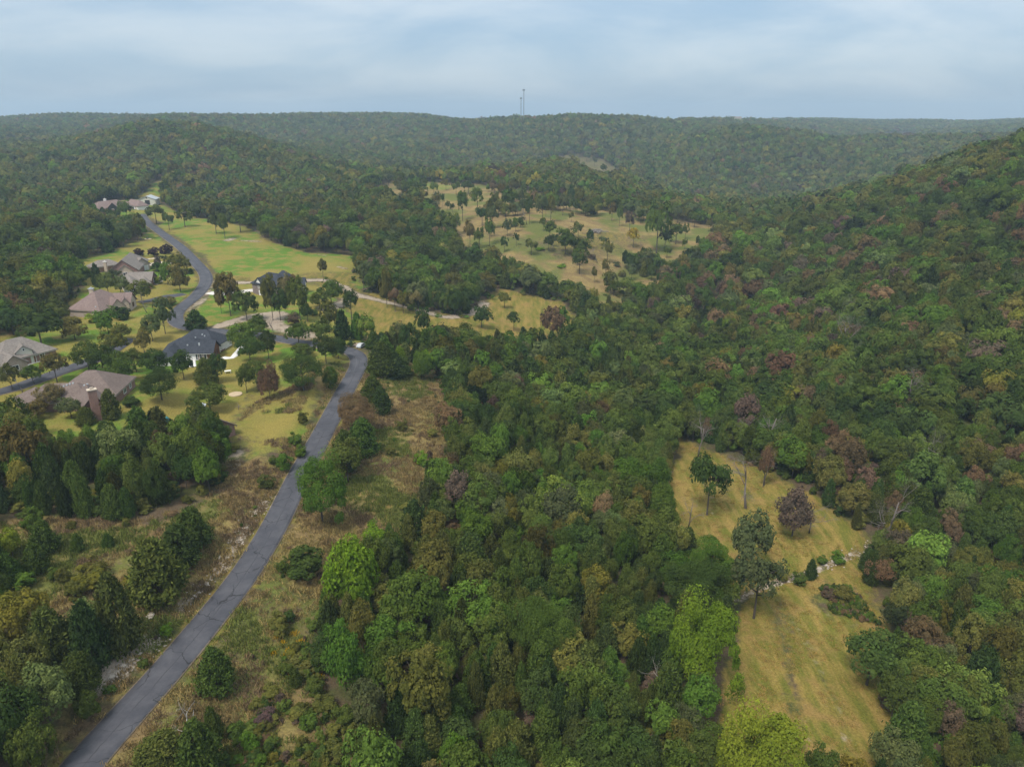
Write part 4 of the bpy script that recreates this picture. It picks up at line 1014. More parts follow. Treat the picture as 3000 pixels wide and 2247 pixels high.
for i in range(n_):
    x_, y_, d_ = WX[i], WY[i], WD[i]
    if ISC[i]:
        nm = ['cedar', 'cedarg', 'cedaro', 'cedarg'][int(rr_[i] * 4)]
    else:
        pb = 0.03
        if x_ > 60 and d_ < 520: pb = 0.10 + 0.55 * max(0, nb[i] - 0.50) * 3
        elif d_ < 420: pb = 0.028
        pgn = 0.10 + 0.5 * max(0, ng[i] - 0.5) * 2 if d_ < 520 else 0.08
        q_ = rr_[i]
        if q_ < pb: nm = ['brown', 'plum', 'autumn', 'brown'][int(q_ / pb * 4)]
        elif q_ < pb + pgn: nm = 'green' if (q_ - pb) / pgn < 0.8 else 'pale'
        elif q_ < pb + pgn + 0.018: nm = 'gold'
        elif q_ < pb + pgn + 0.021: nm = 'gold'
        else:
            s_ = 0.5 * sp_rank[i] + 0.5 * frng.random()
            nm = ('deep' if s_ < 0.30 else 'mid' if s_ < 0.66 else 'olive' if s_ < 0.80 else 'grey') if d_ < 500 else ('deep' if s_ < 0.22 else 'mid' if s_ < 0.45 else 'olive' if s_ < 0.70 else 'grey')
    TN[i] = nm
    TC[i, :3] = jitter_tint(TINT[nm], frng, 0.24)
    if d_ > 450: TC[i, :3] *= 1.0 + 0.2 * min(1.0, (d_ - 450) / 300)      # lit tops and haze of the far woods, painted in as lighter tints
# the trees that show largest become single objects, the rest one wood
inview = (np.abs(WX) < 0.70 * (WY * cp + (CAMH - WZ) * sp) + 4) & ((CAMH - WZ - WH - WY * math.tan(PITCH)) < 0.5243 * (WY * cp + (CAMH - WZ) * sp) / cp + 3)
nb_hand = sum(1 for o in COL.objects if o.name.startswith('broadleaf_tree')); nc_hand = sum(1 for o in COL.objects if o.name.startswith('cedar_tree'))
order = np.argsort(WD)
single = np.zeros(n_, bool)
cb_, cc_ = max(130, 360 - nb_hand), max(90, 190 - nc_hand)
for i in order:
    if not inview[i]: continue
    if ISC[i] and cc_ > 0: single[i] = True; cc_ -= 1
    elif not ISC[i] and cb_ > 0: single[i] = True; cb_ -= 1
    if cb_ <= 0 and cc_ <= 0: break
FE = np.vstack([np.linspace(FIELD[k2 - 1], FIELD[k2], 12) for k2 in range(len(FIELD))])
ME = np.vstack([np.linspace(MEADOW_R[k2 - 1], MEADOW_R[k2], 12) for k2 in range(len(MEADOW_R))])
ML = np.vstack([np.linspace(MEADOW_L[k2 - 1], MEADOW_L[k2], 12) for k2 in range(len(MEADOW_L))])
def stand(x_, y_):
    near_to = lambda P: float(np.min(np.hypot(P[:, 0] - x_, P[:, 1] - y_)))
    side = 'on the hillside' if x_ > 40 + 0.12 * y_ else 'under the brick house' if x_ < -0.30 * y_ - 20 else 'in the middle woods'
    if near_to(creek[:, :2]) < 11: return side + ' beside the creek'
    if near_to(FE) < 8: return side + ' bordering the mown field'
    if near_to(road[:, :2]) < 16: return side + ' close to the road'
    if near_to(ME) < 8: return side + ' bordering the dry slope'
    if near_to(ML) < 8: return side + ' bordering the dry meadow'
    return side + ' deep among other trees'
for i in np.nonzero(single)[0]:
    kd = 'cedar' if ISC[i] else 'round'
    sz = ('tall ' if WH[i] > 10.2 else 'low ' if WH[i] < 7.0 else '') + ('broad ' if WW[i] > (5.4 if ISC[i] else 7.4) else 'slender ' if WW[i] < (3.6 if ISC[i] else 4.8) else '')
    lab = f"{sz}{WORDS[TN[i]]} {'cedar' if ISC[i] else 'broadleaf tree'} {stand(WX[i], WY[i])}"
    plant(kd, float(WX[i]), float(WY[i]), float(WH[i]), float(WW[i]), TN[i], lab, lab, jit=0.14)
rest = ~single
# one object of points; geometry nodes set a tree on each
src = bpy.data.collections.new('woodland_sources')
SRC = []
def add_src(kind, var, lod):
    o = bpy.data.objects.new('woodland_%02d' % len(SRC), tree_single(kind, var, lod)); src.objects.link(o); SRC.append(o)
NVB, NVC = 6, 4
for lod in range(3):
    for v_ in range(NVB): add_src('round', v_, lod)
    for v_ in range(NVC): add_src('cedar', v_, lod)
lodr = np.where(WD < 240, 0, np.where(WD < 560, 1, 2))
IDX = lodr * (NVB + NVC) + np.where(ISC, NVB + frng.integers(0, NVC, n_), frng.integers(0, NVB, n_))
def instancer(name, P, idx_, rot, scl, tint, collection):
    me = bpy.data.meshes.new(name)
    me.vertices.add(len(P)); me.vertices.foreach_set('co', np.asarray(P, np.float32).ravel())
    for a, typ, key, data in (('idx', 'INT', 'value', idx_), ('rot', 'FLOAT_VECTOR', 'vector', rot), ('scl', 'FLOAT_VECTOR', 'vector', scl), ('tint', 'FLOAT_COLOR', 'color', tint)):
        at = me.attributes.new(a, typ, 'POINT'); at.data.foreach_set(key, np.asarray(data, np.int32 if typ == 'INT' else np.float32).ravel())
    o = obj(name, me)
    gt = bpy.data.node_groups.new(name + '_nodes', 'GeometryNodeTree')
    gt.interface.new_socket('Geometry', in_out='INPUT', socket_type='NodeSocketGeometry'); gt.interface.new_socket('Geometry', in_out='OUTPUT', socket_type='NodeSocketGeometry')
    gi = gt.nodes.new('NodeGroupInput'); go = gt.nodes.new('NodeGroupOutput')
    ip = gt.nodes.new('GeometryNodeInstanceOnPoints'); ci = gt.nodes.new('GeometryNodeCollectionInfo')
    ci.inputs['Collection'].default_value = collection; ci.inputs['Separate Children'].default_value = True; ci.inputs['Reset Children'].default_value = True
    ip.inputs['Pick Instance'].default_value = True
    def na(nm, ty):
        x = gt.nodes.new('GeometryNodeInputNamedAttribute'); x.data_type = ty; x.inputs['Name'].default_value = nm
        return [s_ for s_ in x.outputs if s_.enabled and s_.name == 'Attribute'][0]
    gt.links.new(gi.outputs[0], ip.inputs['Points']); gt.links.new(ci.outputs[0], ip.inputs['Instance'])
    gt.links.new(na('idx', 'INT'), ip.inputs['Instance Index']); gt.links.new(na('rot', 'FLOAT_VECTOR'), ip.inputs['Rotation']); gt.links.new(na('scl', 'FLOAT_VECTOR'), ip.inputs['Scale'])
    gt.links.new(ip.outputs[0], go.inputs[0])
    md = o.modifiers.new('scatter', 'NODES'); md.node_group = gt
    o['kind'] = 'stuff'
    return o
k_ = np.nonzero(rest)[0]
rot = np.zeros((len(k_), 3)); rot[:, 2] = frng.random(len(k_)) * 6.28; rot[:, :2] = frng.normal(0, 0.04, (len(k_), 2))
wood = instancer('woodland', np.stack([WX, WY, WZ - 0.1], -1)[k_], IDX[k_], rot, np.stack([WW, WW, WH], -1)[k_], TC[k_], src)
wood['label'] = 'dense oak and cedar woodland covering the hills'
print('TREES hand', len(HAND), 'wood', len(k_), 'single', int(single.sum()), 'broad/cedar hand', nb_hand, nc_hand)

# ------------------------------------------------------------------ houses
class House:
    def __init__(s, name, padname, label, cat='house'):
        s.z = float(PADS[padname][2]); s.root = obj(name, None, None, (PADS[padname][0], PADS[padname][1], s.z))
        tag(s.root, label, cat)
        s.o = np.array(s.root.location); s.blocks = []
    def w(s, px, h):
        """local position of a photo pixel known to lie h above the plot"""
        p = at_elev(px[0], px[1], s.z + h); return p - s.o
    def block(s, p1, p2, W, h, hr, wall, roof, ends=('hip', 'hip'), over=0.5, p_local=False, trim=None):
        """ridge from p1 to p2 (photo pixels at ridge height hr), width W, eaves at h"""
        a, b = (s.w(p1, hr), s.w(p2, hr)) if not p_local else (np.array(p1, float), np.array(p2, float))
        d = (b - a)[:2]; Lr = np.linalg.norm(d); ang_ = math.atan2(d[1], d[0])
        x0 = -W / 2 if ends[0] == 'hip' else 0.0
        x1 = Lr + (W / 2 if ends[1] == 'hip' else 0.0)
        ca, sa_ = math.cos(ang_), math.sin(ang_)
        Rm = np.array([[ca, -sa_, 0], [sa_, ca, 0], [0, 0, 1.0]])
        tf = lambda V: (np.asarray(V, float) @ Rm.T) + np.array((a[0], a[1], 0))
        B = dict(tf=tf, x0=x0, x1=x1, W=W, h=h, hr=hr, ang=ang_)
        gg = Geo(); y = W / 2; zb = -2.0
        Vw = [(x0, -y, zb), (x1, -y, zb), (x1, y, zb), (x0, y, zb), (x0, -y, h), (x1, -y, h), (x1, y, h), (x0, y, h)]
        fw = [(0, 1, 5, 4), (2, 3, 7, 6)]
        pk = hr - 0.12
        if ends[1] == 'gable': Vw.append((x1, 0, pk)); fw.append((1, 2, 6, len(Vw) - 1, 5))
        else: fw.append((1, 2, 6, 5))
        if ends[0] == 'gable': Vw.append((x0, 0, pk)); fw.append((3, 0, 4, len(Vw) - 1, 7))
        else: fw.append((3, 0, 4, 7))
        gg.add(tf(Vw), fw)
        B['wall'] = obj('wall', gg.mesh('wall', wall), s.root)
        pit = (hr - h) / (W / 2); eo = h - over * pit; th = 0.2
        X0 = x0 - over; X1 = x1 + over; Y = y + over
        r0 = (x0 - over) if ends[0] == 'gable' else 0.0
        r1 = (x1 + over) if ends[1] == 'gable' else Lr
        if r1 - r0 < 0.05: r0, r1 = (r0 + r1) / 2 - 0.05, (r0 + r1) / 2 + 0.05
        T = [(X0, -Y, eo), (X1, -Y, eo), (X1, Y, eo), (X0, Y, eo), (r0, 0, hr), (r1, 0, hr)]
        Bt = [(p[0], p[1], p[2] - th) for p in T]
        fr_ = [(0, 1, 5, 4), (2, 3, 4, 5)]
        fb = [(7, 6, 10, 11), (9, 8, 11, 10)]
        rim = [(0, 1), (2, 3)]
        if ends[1] == 'hip': fr_.append((1, 2, 5)); fb.append((8, 7, 11)); rim.append((1, 2))
        else: rim += [(1, 5), (5, 2)]
        if ends[0] == 'hip': fr_.append((3, 0, 4)); fb.append((6, 9, 10)); rim.append((3, 0))
        else: rim += [(3, 4), (4, 0)]
        gr = Geo(); gr.add(tf(T + Bt), fr_ + fb + [(b_, a_, a_ + 6, b_ + 6) for a_, b_ in rim])
        B['roof'] = obj('roof', gr.mesh('roof', roof), s.root)
        # pale fascia board under the eaves
        gf = Geo()
        for yy in (-1, 1): gf.box(((X0 + X1) / 2, yy * (Y - 0.05), eo - th - 0.07), (X1 - X0 - 0.02, 0.05, 0.14))
        if ends[1] == 'hip': gf.box((X1 - 0.05, 0, eo - th - 0.07), (0.05, 2 * Y - 0.2, 0.14))
        if ends[0] == 'hip': gf.box((X0 + 0.05, 0, eo - th - 0.07), (0.05, 2 * Y - 0.2, 0.14))
        gf.V = [tuple(p) for p in tf(gf.V)]
        obj('fascia', gf.mesh('fascia', trim or M['cream']), B['roof'])
        s.blocks.append(B); return B
    def face(s, B, side, u, z):
        """a frame (origin, right, outward) on one wall of a block; u runs 0..1 along it"""
        x0, x1, y = B['x0'], B['x1'], B['W'] / 2
        q_ = {'S': ((x0 + (x1 - x0) * u, -y, z), (1, 0, 0), (0, -1, 0)), 'N': ((x1 - (x1 - x0) * u, y, z), (-1, 0, 0), (0, 1, 0)),
              'E': ((x1, -y + 2 * y * u, z), (0, 1, 0), (1, 0, 0)), 'W': ((x0, y - 2 * y * u, z), (0, -1, 0), (-1, 0, 0))}[side]
        o_ = B['tf']([q_[0]])[0]
        z0 = B['tf']([(0, 0, 0)])[0]
        return o_, B['tf']([q_[1]])[0] - z0, B['tf']([q_[2]])[0] - z0
    def panel(s, name, B, side, u, z, w_, h_, m, parent=None, proud=0.04, thick=0.06):
        o_, rt, ot = s.face(B, side, u, z)
        gg = Geo(); c = o_ + ot * (proud - thick / 2) + np.array((0, 0, h_ / 2))
        gg.box(c, (w_, thick, h_), math.atan2(rt[1], rt[0]))
        return obj(name, gg.mesh(name, m), parent or s.root)
    def window(s, B, side, u, z=1.0, w_=1.2, h_=1.4, fm=None, bars=True):
        o_, rt, ot = s.face(B, side, u, z)
        gg = Geo(); a_ = math.atan2(rt[1], rt[0]); c = o_ + np.array((0, 0, h_ / 2))
        for sgn in (-1, 1):
            gg.box(c + rt * sgn * (w_ / 2) + ot * 0.05, (0.14, 0.14, h_ + 0.14), a_)
            gg.box(c + np.array((0, 0, sgn * h_ / 2)) + ot * 0.045, (w_, 0.12, 0.14), a_)
        if bars: gg.box(c + ot * 0.05, (0.07, 0.1, h_), a_)
        wn_ = obj('window', gg.mesh('window', fm or M['white']), s.root)
        g2 = Geo(); g2.box(c + ot * 0.02, (w_ - 0.1, 0.05, h_ - 0.1), a_)
        obj('pane', g2.mesh('pane', M['glass']), wn_)
        return wn_
    def door(s, B, side, u, w_=1.0, h_=2.1, m=None, fm=None):
        d = s.panel('door', B, side, u, 0.05, w_, h_, m or M['wood'], None, 0.07, 0.1)
        o_, rt, ot = s.face(B, side, u, 0.05); gg = Geo(); a_ = math.atan2(rt[1], rt[0]); c = o_ + np.array((0, 0, h_ / 2))
        for sgn in (-1, 1): gg.box(c + rt * sgn * (w_ / 2 + 0.07) + ot * 0.05, (0.13, 0.13, h_), a_)
        gg.box(c + np.array((0, 0, h_ / 2 + 0.07)) + ot * 0.05, (w_ + 0.27, 0.13, 0.13), a_)
        obj('frame', gg.mesh('frame', fm or M['white']), d)
        return d
    def garage(s, B, side, u, w_=4.8, h_=2.3, m=None):
        d = s.panel('garage_door', B, side, u, 0.02, w_, h_, M['cream'] if m is M['white'] else M['dark'], None, 0.03, 0.06)
        for k2 in range(4):
            s.panel('panel', B, side, u, 0.05 + k2 * h_ / 4, w_ - 0.1, h_ / 4 - 0.06, m or M['white'], d, 0.07, 0.05)
        return d
    def chimney(s, px, htop, w_, d_, m, cap, B, zbase=0.0, rz=0.0):
        p = s.w(px, htop)
        gg = Geo(); gg.box((p[0], p[1], (htop + zbase) / 2), (w_, d_, htop - zbase), rz)
        ch = obj('chimney', gg.mesh('chimney', m), B['roof'])
        g2 = Geo(); g2.box((p[0], p[1], htop + 0.12), (w_ + 0.3, d_ + 0.3, 0.24), rz); g2.box((p[0], p[1], htop + 0.45), (w_ * 0.4, d_ * 0.4, 0.42), rz)
        obj('cap', g2.mesh('cap', cap), ch)
        return ch
    def vents(s, pxs, h, B):
        from mathutils.bvhtree import BVHTree
        trees_ = [BVHTree.FromPolygons([tuple(np.array(v.co) + s.o) for v in b_['roof'].data.vertices], [tuple(f.vertices) for f in b_['roof'].data.polygons]) for b_ in s.blocks]
        for q_ in pxs:
            d = Vector(ray(*q_)).normalized(); best = None
            for t_ in trees_:
                r_ = t_.ray_cast(Vector((0, 0, CAMH)), d)
                if r_[0] is not None and (best is None or r_[3] < best[1]): best = (r_[0], r_[3])
            if best is None: continue
            p = np.array(best[0]) - s.o
            gg = Geo(); gg.box((p[0], p[1], p[2] + 0.05), (0.38, 0.38, 0.4))
            obj('roof_vent', gg.mesh('roof_vent', M['metal_roof']), B['roof'])
    def posts(s, pxs, hh, m, w_=0.25):
        for q_ in pxs:
            p = s.w(q_, 0); gg = Geo(); gg.box((p[0], p[1], hh / 2), (w_, w_, hh)); obj('post', gg.mesh('post', m), s.root)

# brick house with the corbelled chimney
def zA(x, y): return (x / 5.53, 960 + y / 5.53)
H = House('brick_house', 'brick_house', 'large brick house with brown shingle hip roof and tall brick chimney in the woods')
A = H.block(zA(1400, 690), zA(1545, 685), 13.5, 3.2, 7.6, M['brick'], M['brown_shingle'])
Bk = H.block(zA(730, 905), zA(1240, 890), 9.5, 3.1, 6.2, M['brick'], M['brown_shingle'])
Cg = H.block(zA(1390, 905), zA(1490, 1090), 6.0, 3.2, 6.2, M['brick'], M['brown_shingle'], ('hip', 'gable'))
Dd = H.block(zA(560, 960), zA(640, 990), 7.5, 2.9, 5.2, M['brick'], M['brown_shingle'])
H.window(A, 'E', 0.45, 0.9, 1.7, 1.5); H.window(A, 'E', 0.75, 0.9, 1.2, 1.5); H.window(A, 'S', 0.8, 0.9); H.window(Bk, 'S', 0.3); H.window(Bk, 'S', 0.55)
for u_ in (0.18, 0.82): H.window(Cg, 'E', u_, 1.2, 0.9, 1.9, bars=False)
p = H.w(zA(1490, 1090), 6.2)
H.chimney(zA(1483, 1010), 8.2, 1.9, 1.2, M['brick'], M['pavers'], Cg, 0.0, Cg['ang'] + math.pi / 2)
H.vents([zA(x, y) for x, y in ((1165, 775), (1240, 742), (1300, 722), (1350, 708), (1400, 690))], 7.0, A)
H.vents([zA(x, y) for x, y in ((985, 970), (1035, 952), (1085, 935), (1135, 918), (1185, 904))], 5.9, Bk)
H.vents([zA(x, y) for x, y in ((1370, 938), (1413, 922))], 6.0, A)
# porch house at the side lane
H = House('porch_house', 'porch_house', 'grey-brown roofed house with columned porch and pale gables beside the paved side lane')
A = H.block(zA(90, 200), zA(345, 142), 12.0, 3.0, 7.2, M['brick'], M['grey_shingle'])
Wg = H.block(zA(60, 385), zA(200, 448), 6.5, 2.9, 5.4, M['stone'], M['grey_shingle'], ('hip', 'gable'))
Dm = H.block(zA(300, 215), zA(362, 287), 4.2, 4.3, 6.0, M['cream'], M['grey_shingle'], ('hip', 'gable'), 0.35)
Gw = H.block(zA(-160, 470), zA(20, 420), 8.0, 2.8, 5.4, M['cream'], M['grey_shingle'])
H.garage(Gw, 'S', 0.5, 5.0, 2.3, M['white']); H.garage(Gw, 'S', 0.85, 2.6, 2.3, M['white'])
H.window(Wg, 'E', 0.5, 0.8, 1.8, 1.5); H.window(Dm, 'E', 0.5, 4.3, 0.6, 0.7, bars=False); H.window(A, 'S', 0.75, 0.7, 1.4, 1.7); H.door(A, 'S', 0.6); H.window(A, 'E', 0.5)
H.posts([zA(x, y) for x, y in ((355, 545), (430, 530), (520, 510), (610, 465))], 2.85, M['cream'], 0.3)
gg = Geo(); q0 = H.w(zA(480, 520), 0.1); gg.box((q0[0], q0[1], 0.05), (9, 2.6, 0.25), A['ang']); obj('porch_floor', gg.mesh('porch_floor', M['concrete']), H.root)
# mauve-roofed house with the pale chimney
def zB(x, y): return (180 + x / 7.373, 800 + y / 7.373)
H = House('chimney_house', 'chimney_house', 'stone house with steep mauve-brown hip roof and pale chimney')
A = H.block(zB(700, 392), zB(845, 347), 13.0, 3.2, 8.4, M['stone'], M['mauve_shingle'])
Wn = H.block(zB(1080, 432), zB(1500, 416), 8.0, 3.1, 6.4, M['tanstone'], M['mauve_shingle'], ('hip', 'gable'))
G1 = H.block(zB(1060, 500), zB(1190, 560), 5.0, 3.1, 5.9, M['tanstone'], M['mauve_shingle'], ('hip', 'gable'), 0.35)
G2 = H.block(zB(1330, 470), zB(1352, 545), 2.6, 3.8, 5.4, M['tanstone'], M['mauve_shingle'], ('hip', 'gable'), 0.3, trim=M['wood'])
H.chimney(zB(640, 345), 9.2, 1.5, 1.1, M['tanstone'], M['metal_roof'], A, 2.0)
H.window(A, 'S', 0.32, 1.5, 0.6, 0.9, M['dark'], False); H.window(A, 'S', 0.7, 1.0); H.window(Wn, 'S', 0.3, 0.8, 1.3, 1.6, M['dark']); H.door(Wn, 'S', 0.62, 1.2, 2.3); H.window(Wn, 'E', 0.5, 0.9, 1.6, 1.6, M['wood']); H.window(G1, 'E', 0.5, 0.9, 1.2, 1.6, M['dark'])
H.vents([zB(740, 735)], 4.4, A)
# gabled brick house with its garage wing
def zC(x, y): return (240 + x / 5.523, 560 + y / 5.523)
H = House('gable_house', 'gable_house', 'brick house with nested grey gables beside a gravel garden')
A = H.block(zC(780, 990), zC(640, 1112), 11.5, 3.6, 8.0, M['brick'], M['grey_shingle'], ('hip', 'gable'))
B2 = H.block(zC(705, 1130), zC(678, 1195), 6.6, 3.0, 5.8, M['tanstone'], M['grey_shingle'], ('hip', 'gable'), 0.35)
C2 = H.block(zC(250, 1122), zC(430, 1098), 7.0, 2.9, 5.0, M['brick'], M['grey_shingle'])
D2 = H.block(zC(780, 1045), zC(955, 1082), 7.0, 3.2, 6.0, M['tanstone'], M['grey_shingle'], ('hip', 'gable'))
H.garage(D2, 'E', 0.3, 2.6, 2.3, M['white']); H.garage(D2, 'E', 0.72, 2.6, 2.3, M['white']); H.window(B2, 'E', 0.5, 0.9, 1.8, 1.5); H.window(A, 'E', 0.2, 0.9); H.window(A, 'E', 0.8, 0.9); H.door(A, 'S', 0.4)
H.chimney(zC(370, 1150), 6.6, 1.2, 1.0, M['tanstone'], M['concrete'], C2, 2.0)
H = House('garage_wing', 'garage_wing', 'low grey-brown roofed garage with white doors in front of the gabled brick house', 'garage')
A = H.block(zC(760, 1312), zC(1138, 1300), 8.0, 2.9, 5.6, M['brick'], M['grey_shingle'], ('hip', 'gable'))
B2 = H.block(zC(735, 1340), zC(800, 1430), 7.0, 2.8, 4.9, M['cream'], M['grey_shingle'])
C2 = H.block(zC(990, 1370), zC(1035, 1420), 3.0, 2.9, 4.4, M['brick'], M['grey_shingle'], ('hip', 'hip'), 0.3)
H.garage(B2, 'E', 0.5, 4.6, 2.4, M['white']); H.door(A, 'S', 0.86, 1.1, 2.2, M['white']); H.window(A, 'E', 0.5); H.window(A, 'S', 0.7)
# navy-roofed house
def zD(x, y): return (460 + x / 8.508, 930 + y / 8.508)
H = House('navy_house', 'navy_house', 'white-walled house with dark navy shingle roof and timber gable beside the road')
A = H.block(zD(930, 290), zD(1245, 302), 10.5, 3.2, 6.8, M['white'], M['navy_shingle'], trim=M['white'])
B2 = H.block(zD(1000, 568), zD(1425, 562), 6.8, 3.0, 5.7, M['wood'], M['navy_shingle'], ('hip', 'gable'), 0.6, trim=M['white'])
C2 = H.block(zD(560, 508), zD(860, 492), 9.0, 2.9, 5.8, M['white'], M['navy_shingle'], trim=M['white'])
D2 = H.block(zD(270, 775), zD(420, 640), 6.0, 2.7, 4.8, M['white'], M['navy_shingle'], ('hip', 'gable'), trim=M['white'])
for u_ in (0.42, 0.58, 0.74): H.window(B2, 'S', u_, 0.15, 0.9, 2.1, bars=False)
H.panel('wall_panel', B2, 'S', 0.22, 0.0, 3.2, 2.75, M['white'], None, 0.05)
H.window(B2, 'E', 0.35, 0.6, 0.9, 1.9, M['wood']); H.window(B2, 'E', 0.65, 0.6, 0.9, 1.9, M['wood']); H.garage(A, 'E', 0.5, 4.8, 2.3, M['white']); H.window(C2, 'S', 0.4); H.window(C2, 'S', 0.7)
H.vents([zD(1050, 655), zD(1055, 690), zD(1190, 465), zD(1130, 430), (460 + 760 / 8.508, 930 + 695 / 8.508), zD(960, 510)], 4.6, B2)
dk = H.w(zD(1500, 800), 0.4)
gg = Geo(); gg.box((dk[0], dk[1], 0.3), (4.5, 3.4, 0.2), B2['ang']); dko = obj('deck', gg.mesh('deck', M['wood']), H.root)
for k2 in range(7):
    gg = Geo(); cx_, sx_ = math.cos(B2['ang']), math.sin(B2['ang']); u_ = -2.2 + 4.4 * k2 / 6
    gg.box((dk[0] + cx_ * u_ + sx_ * 1.62, dk[1] + sx_ * u_ - cx_ * 1.62, 0.9), (0.09, 0.09, 1.0)); obj('baluster', gg.mesh('baluster', M['wood']), dko)
gg = Geo(); gg.box((dk[0] + sx_ * 1.62, dk[1] - cx_ * 1.62, 1.42), (4.5, 0.14, 0.08), B2['ang']); obj('handrail', gg.mesh('handrail', M['cream']), dko)
# tall slate-roofed house
def zE(x, y): return (700 + x / 9.217, 770 + y / 9.217)
H = House('tall_house', 'tall_house', 'tall two-storey stone house with dark slate-blue roof below the green meadow')
A = H.block(zE(800, 250), zE(1040, 288), 10.5, 5.4, 9.4, M['darkstone'], M['navy_shingle'], trim=M['dark'])
B2 = H.block(zE(1160, 208), zE(1215, 206), 10.0, 5.4, 10.0, M['darkstone'], M['navy_shingle'], trim=M['dark'])
C2 = H.block(zE(505, 398), zE(720, 352), 4.6, 5.2, 7.8, M['white'], M['navy_shingle'], ('gable', 'hip'), 0.4, trim=M['dark'])
D2 = H.block(zE(1480, 402), zE(1765, 394), 6.0, 4.0, 6.4, M['white'], M['navy_shingle'], ('hip', 'gable'), 0.5, trim=M['dark'])
H.window(A, 'S', 0.6, 3.4); H.window(A, 'S', 0.6, 0.8); H.window(A, 'S', 0.8, 3.4); H.window(D2, 'E', 0.5, 1.0, 1.6, 1.8, M['dark']); H.window(B2, 'S', 0.5, 3.4, 1.6, 1.6); H.window(B2, 'S', 0.5, 0.8, 2.2, 1.9); H.window(C2, 'W', 0.5, 3.0, 0.9, 1.2); H.garage(C2, 'W', 0.5, 3.4, 2.3, M['white'])
# house hidden in the trees, its chimney showing
H = House('hidden_house', 'hidden_house', 'brown-roofed house almost hidden by trees with small brick chimney showing')
A = H.block(Z2(1690, 895), Z2(1880, 965), 8.5, 2.9, 5.8, M['brick'], M['brown_shingle'], ('gable', 'gable'))
H.chimney(Z2(1748, 850), 7.2, 1.4, 1.1, M['brick'], M['metal_roof'], A, 0.0, 0.3); H.window(A, 'S', 0.3); H.window(A, 'S', 0.7); H.window(A, 'E', 0.5)
# far house at the road's end and its barn
H = House('far_house', 'far_house', 'long brown-roofed house with dark timber porch gable at the end of the road')
A = H.block(zC(270, 170), zC(560, 138), 13.0, 3.2, 7.4, M['brick'], M['mauve_shingle'])
B2 = H.block(zC(480, 150), zC(483, 190), 6.0, 3.6, 6.6, M['dark'], M['mauve_shingle'], ('hip', 'gable'), 0.4)
C2 = H.block(zC(345, 185), zC(345, 222), 4.2, 3.0, 5.2, M['white'], M['mauve_shingle'], ('hip', 'gable'), 0.35)
D2 = H.block(zC(795, 130), zC(935, 152), 8.0, 2.9, 6.2, M['white'], M['mauve_shingle'], ('gable', 'hip'))
E2 = H.block(zC(600, 168), zC(740, 165), 6.0, 2.8, 4.8, M['brick'], M['mauve_shingle'])
for u_ in (0.2, 0.5, 0.8): H.garage(D2, 'S', u_, 2.4, 2.2, M['tanstone'])
H.window(C2, 'E', 0.5, 0.8, 1.6, 1.7, M['dark']); H.window(D2, 'W', 0.5, 3.2, 0.9, 1.2, M['dark']); H.window(A, 'S', 0.85, 0.9, 1.6, 1.5); H.window(A, 'S', 0.15, 0.9, 1.4, 1.5); H.door(B2, 'E', 0.5, 1.2, 2.2); H.window(A, 'S', 0.7, 0.9, 1.4, 1.5)
H.chimney(zC(368, 132), 8.0, 1.6, 1.2, M['white'], M['concrete'], A, 4.0)
H = House('barn', 'barn', 'pale barn with grey metal roof and large dark doorway behind the far house', 'barn')
A = H.block(zC(1110, 58), zC(1038, 82), 12.5, 4.3, 6.8, M['cream'], M['metal_roof'], ('gable', 'gable'), 0.5, trim=M['white'])
H.panel('doorway', A, 'E', 0.52, 0.0, 3.6, 3.6, M['dark'], None, 0.05); H.window(A, 'E', 0.5, 4.9, 0.8, 0.8, M['wood']); H.window(A, 'E', 0.2, 1.6, 0.9, 1.0, M['wood'])
A['roof']['label'] = 'grey metal roof with a low ridge'
# far houses along the skyline
def far_house(px, bk, W, Lh, h, hr, wall, roof, label):
    p = crest(px, bk) if bk < 300 else hit(px, bk); PADS['far'] = p
    H = House('hilltop_house', 'far', label)
    A = H.block((-Lh / 2, 0, 0), (Lh / 2, 0, 0), W, h, hr, wall, roof, ('gable', 'gable'), 0.6, True)
    for u_ in (0.2, 0.4, 0.6, 0.8):
        H.window(A, 'S', u_, 1.2, 2.0, 1.8, M['dark'], False)
        if h > 6: H.window(A, 'S', u_, 4.6, 2.0, 1.8, M['dark'], False)
    H.door(A, 'S', 0.5)
far_house(2138, 120, 9, 10, 5.5, 8.5, M['white'], M['grey_shingle'], 'small white house low on the wooded skyline ridge')
far_house(2163, 30, 10, 16, 14, 18, M['cream'], M['grey_shingle'], 'tall pale house rising above the skyline woods')
far_house(2197, 110, 11, 20, 6, 9.5, M['white'], M['metal_roof'], 'long white house with grey roof among the skyline woods')
far_house(2274, 40, 10, 16, 12, 15, M['stone'], M['brown_shingle'], 'brownish house rising above the skyline woods')
far_house(1072, 522, 8, 10, 3.5, 6, M['white'], M['metal_roof'], 'little white shed at the top of the pasture hill')
far_house(1278, 60, 10, 14, 9, 12, M['cream'], M['mulch'], 'tan house in the skyline woods near the masts')

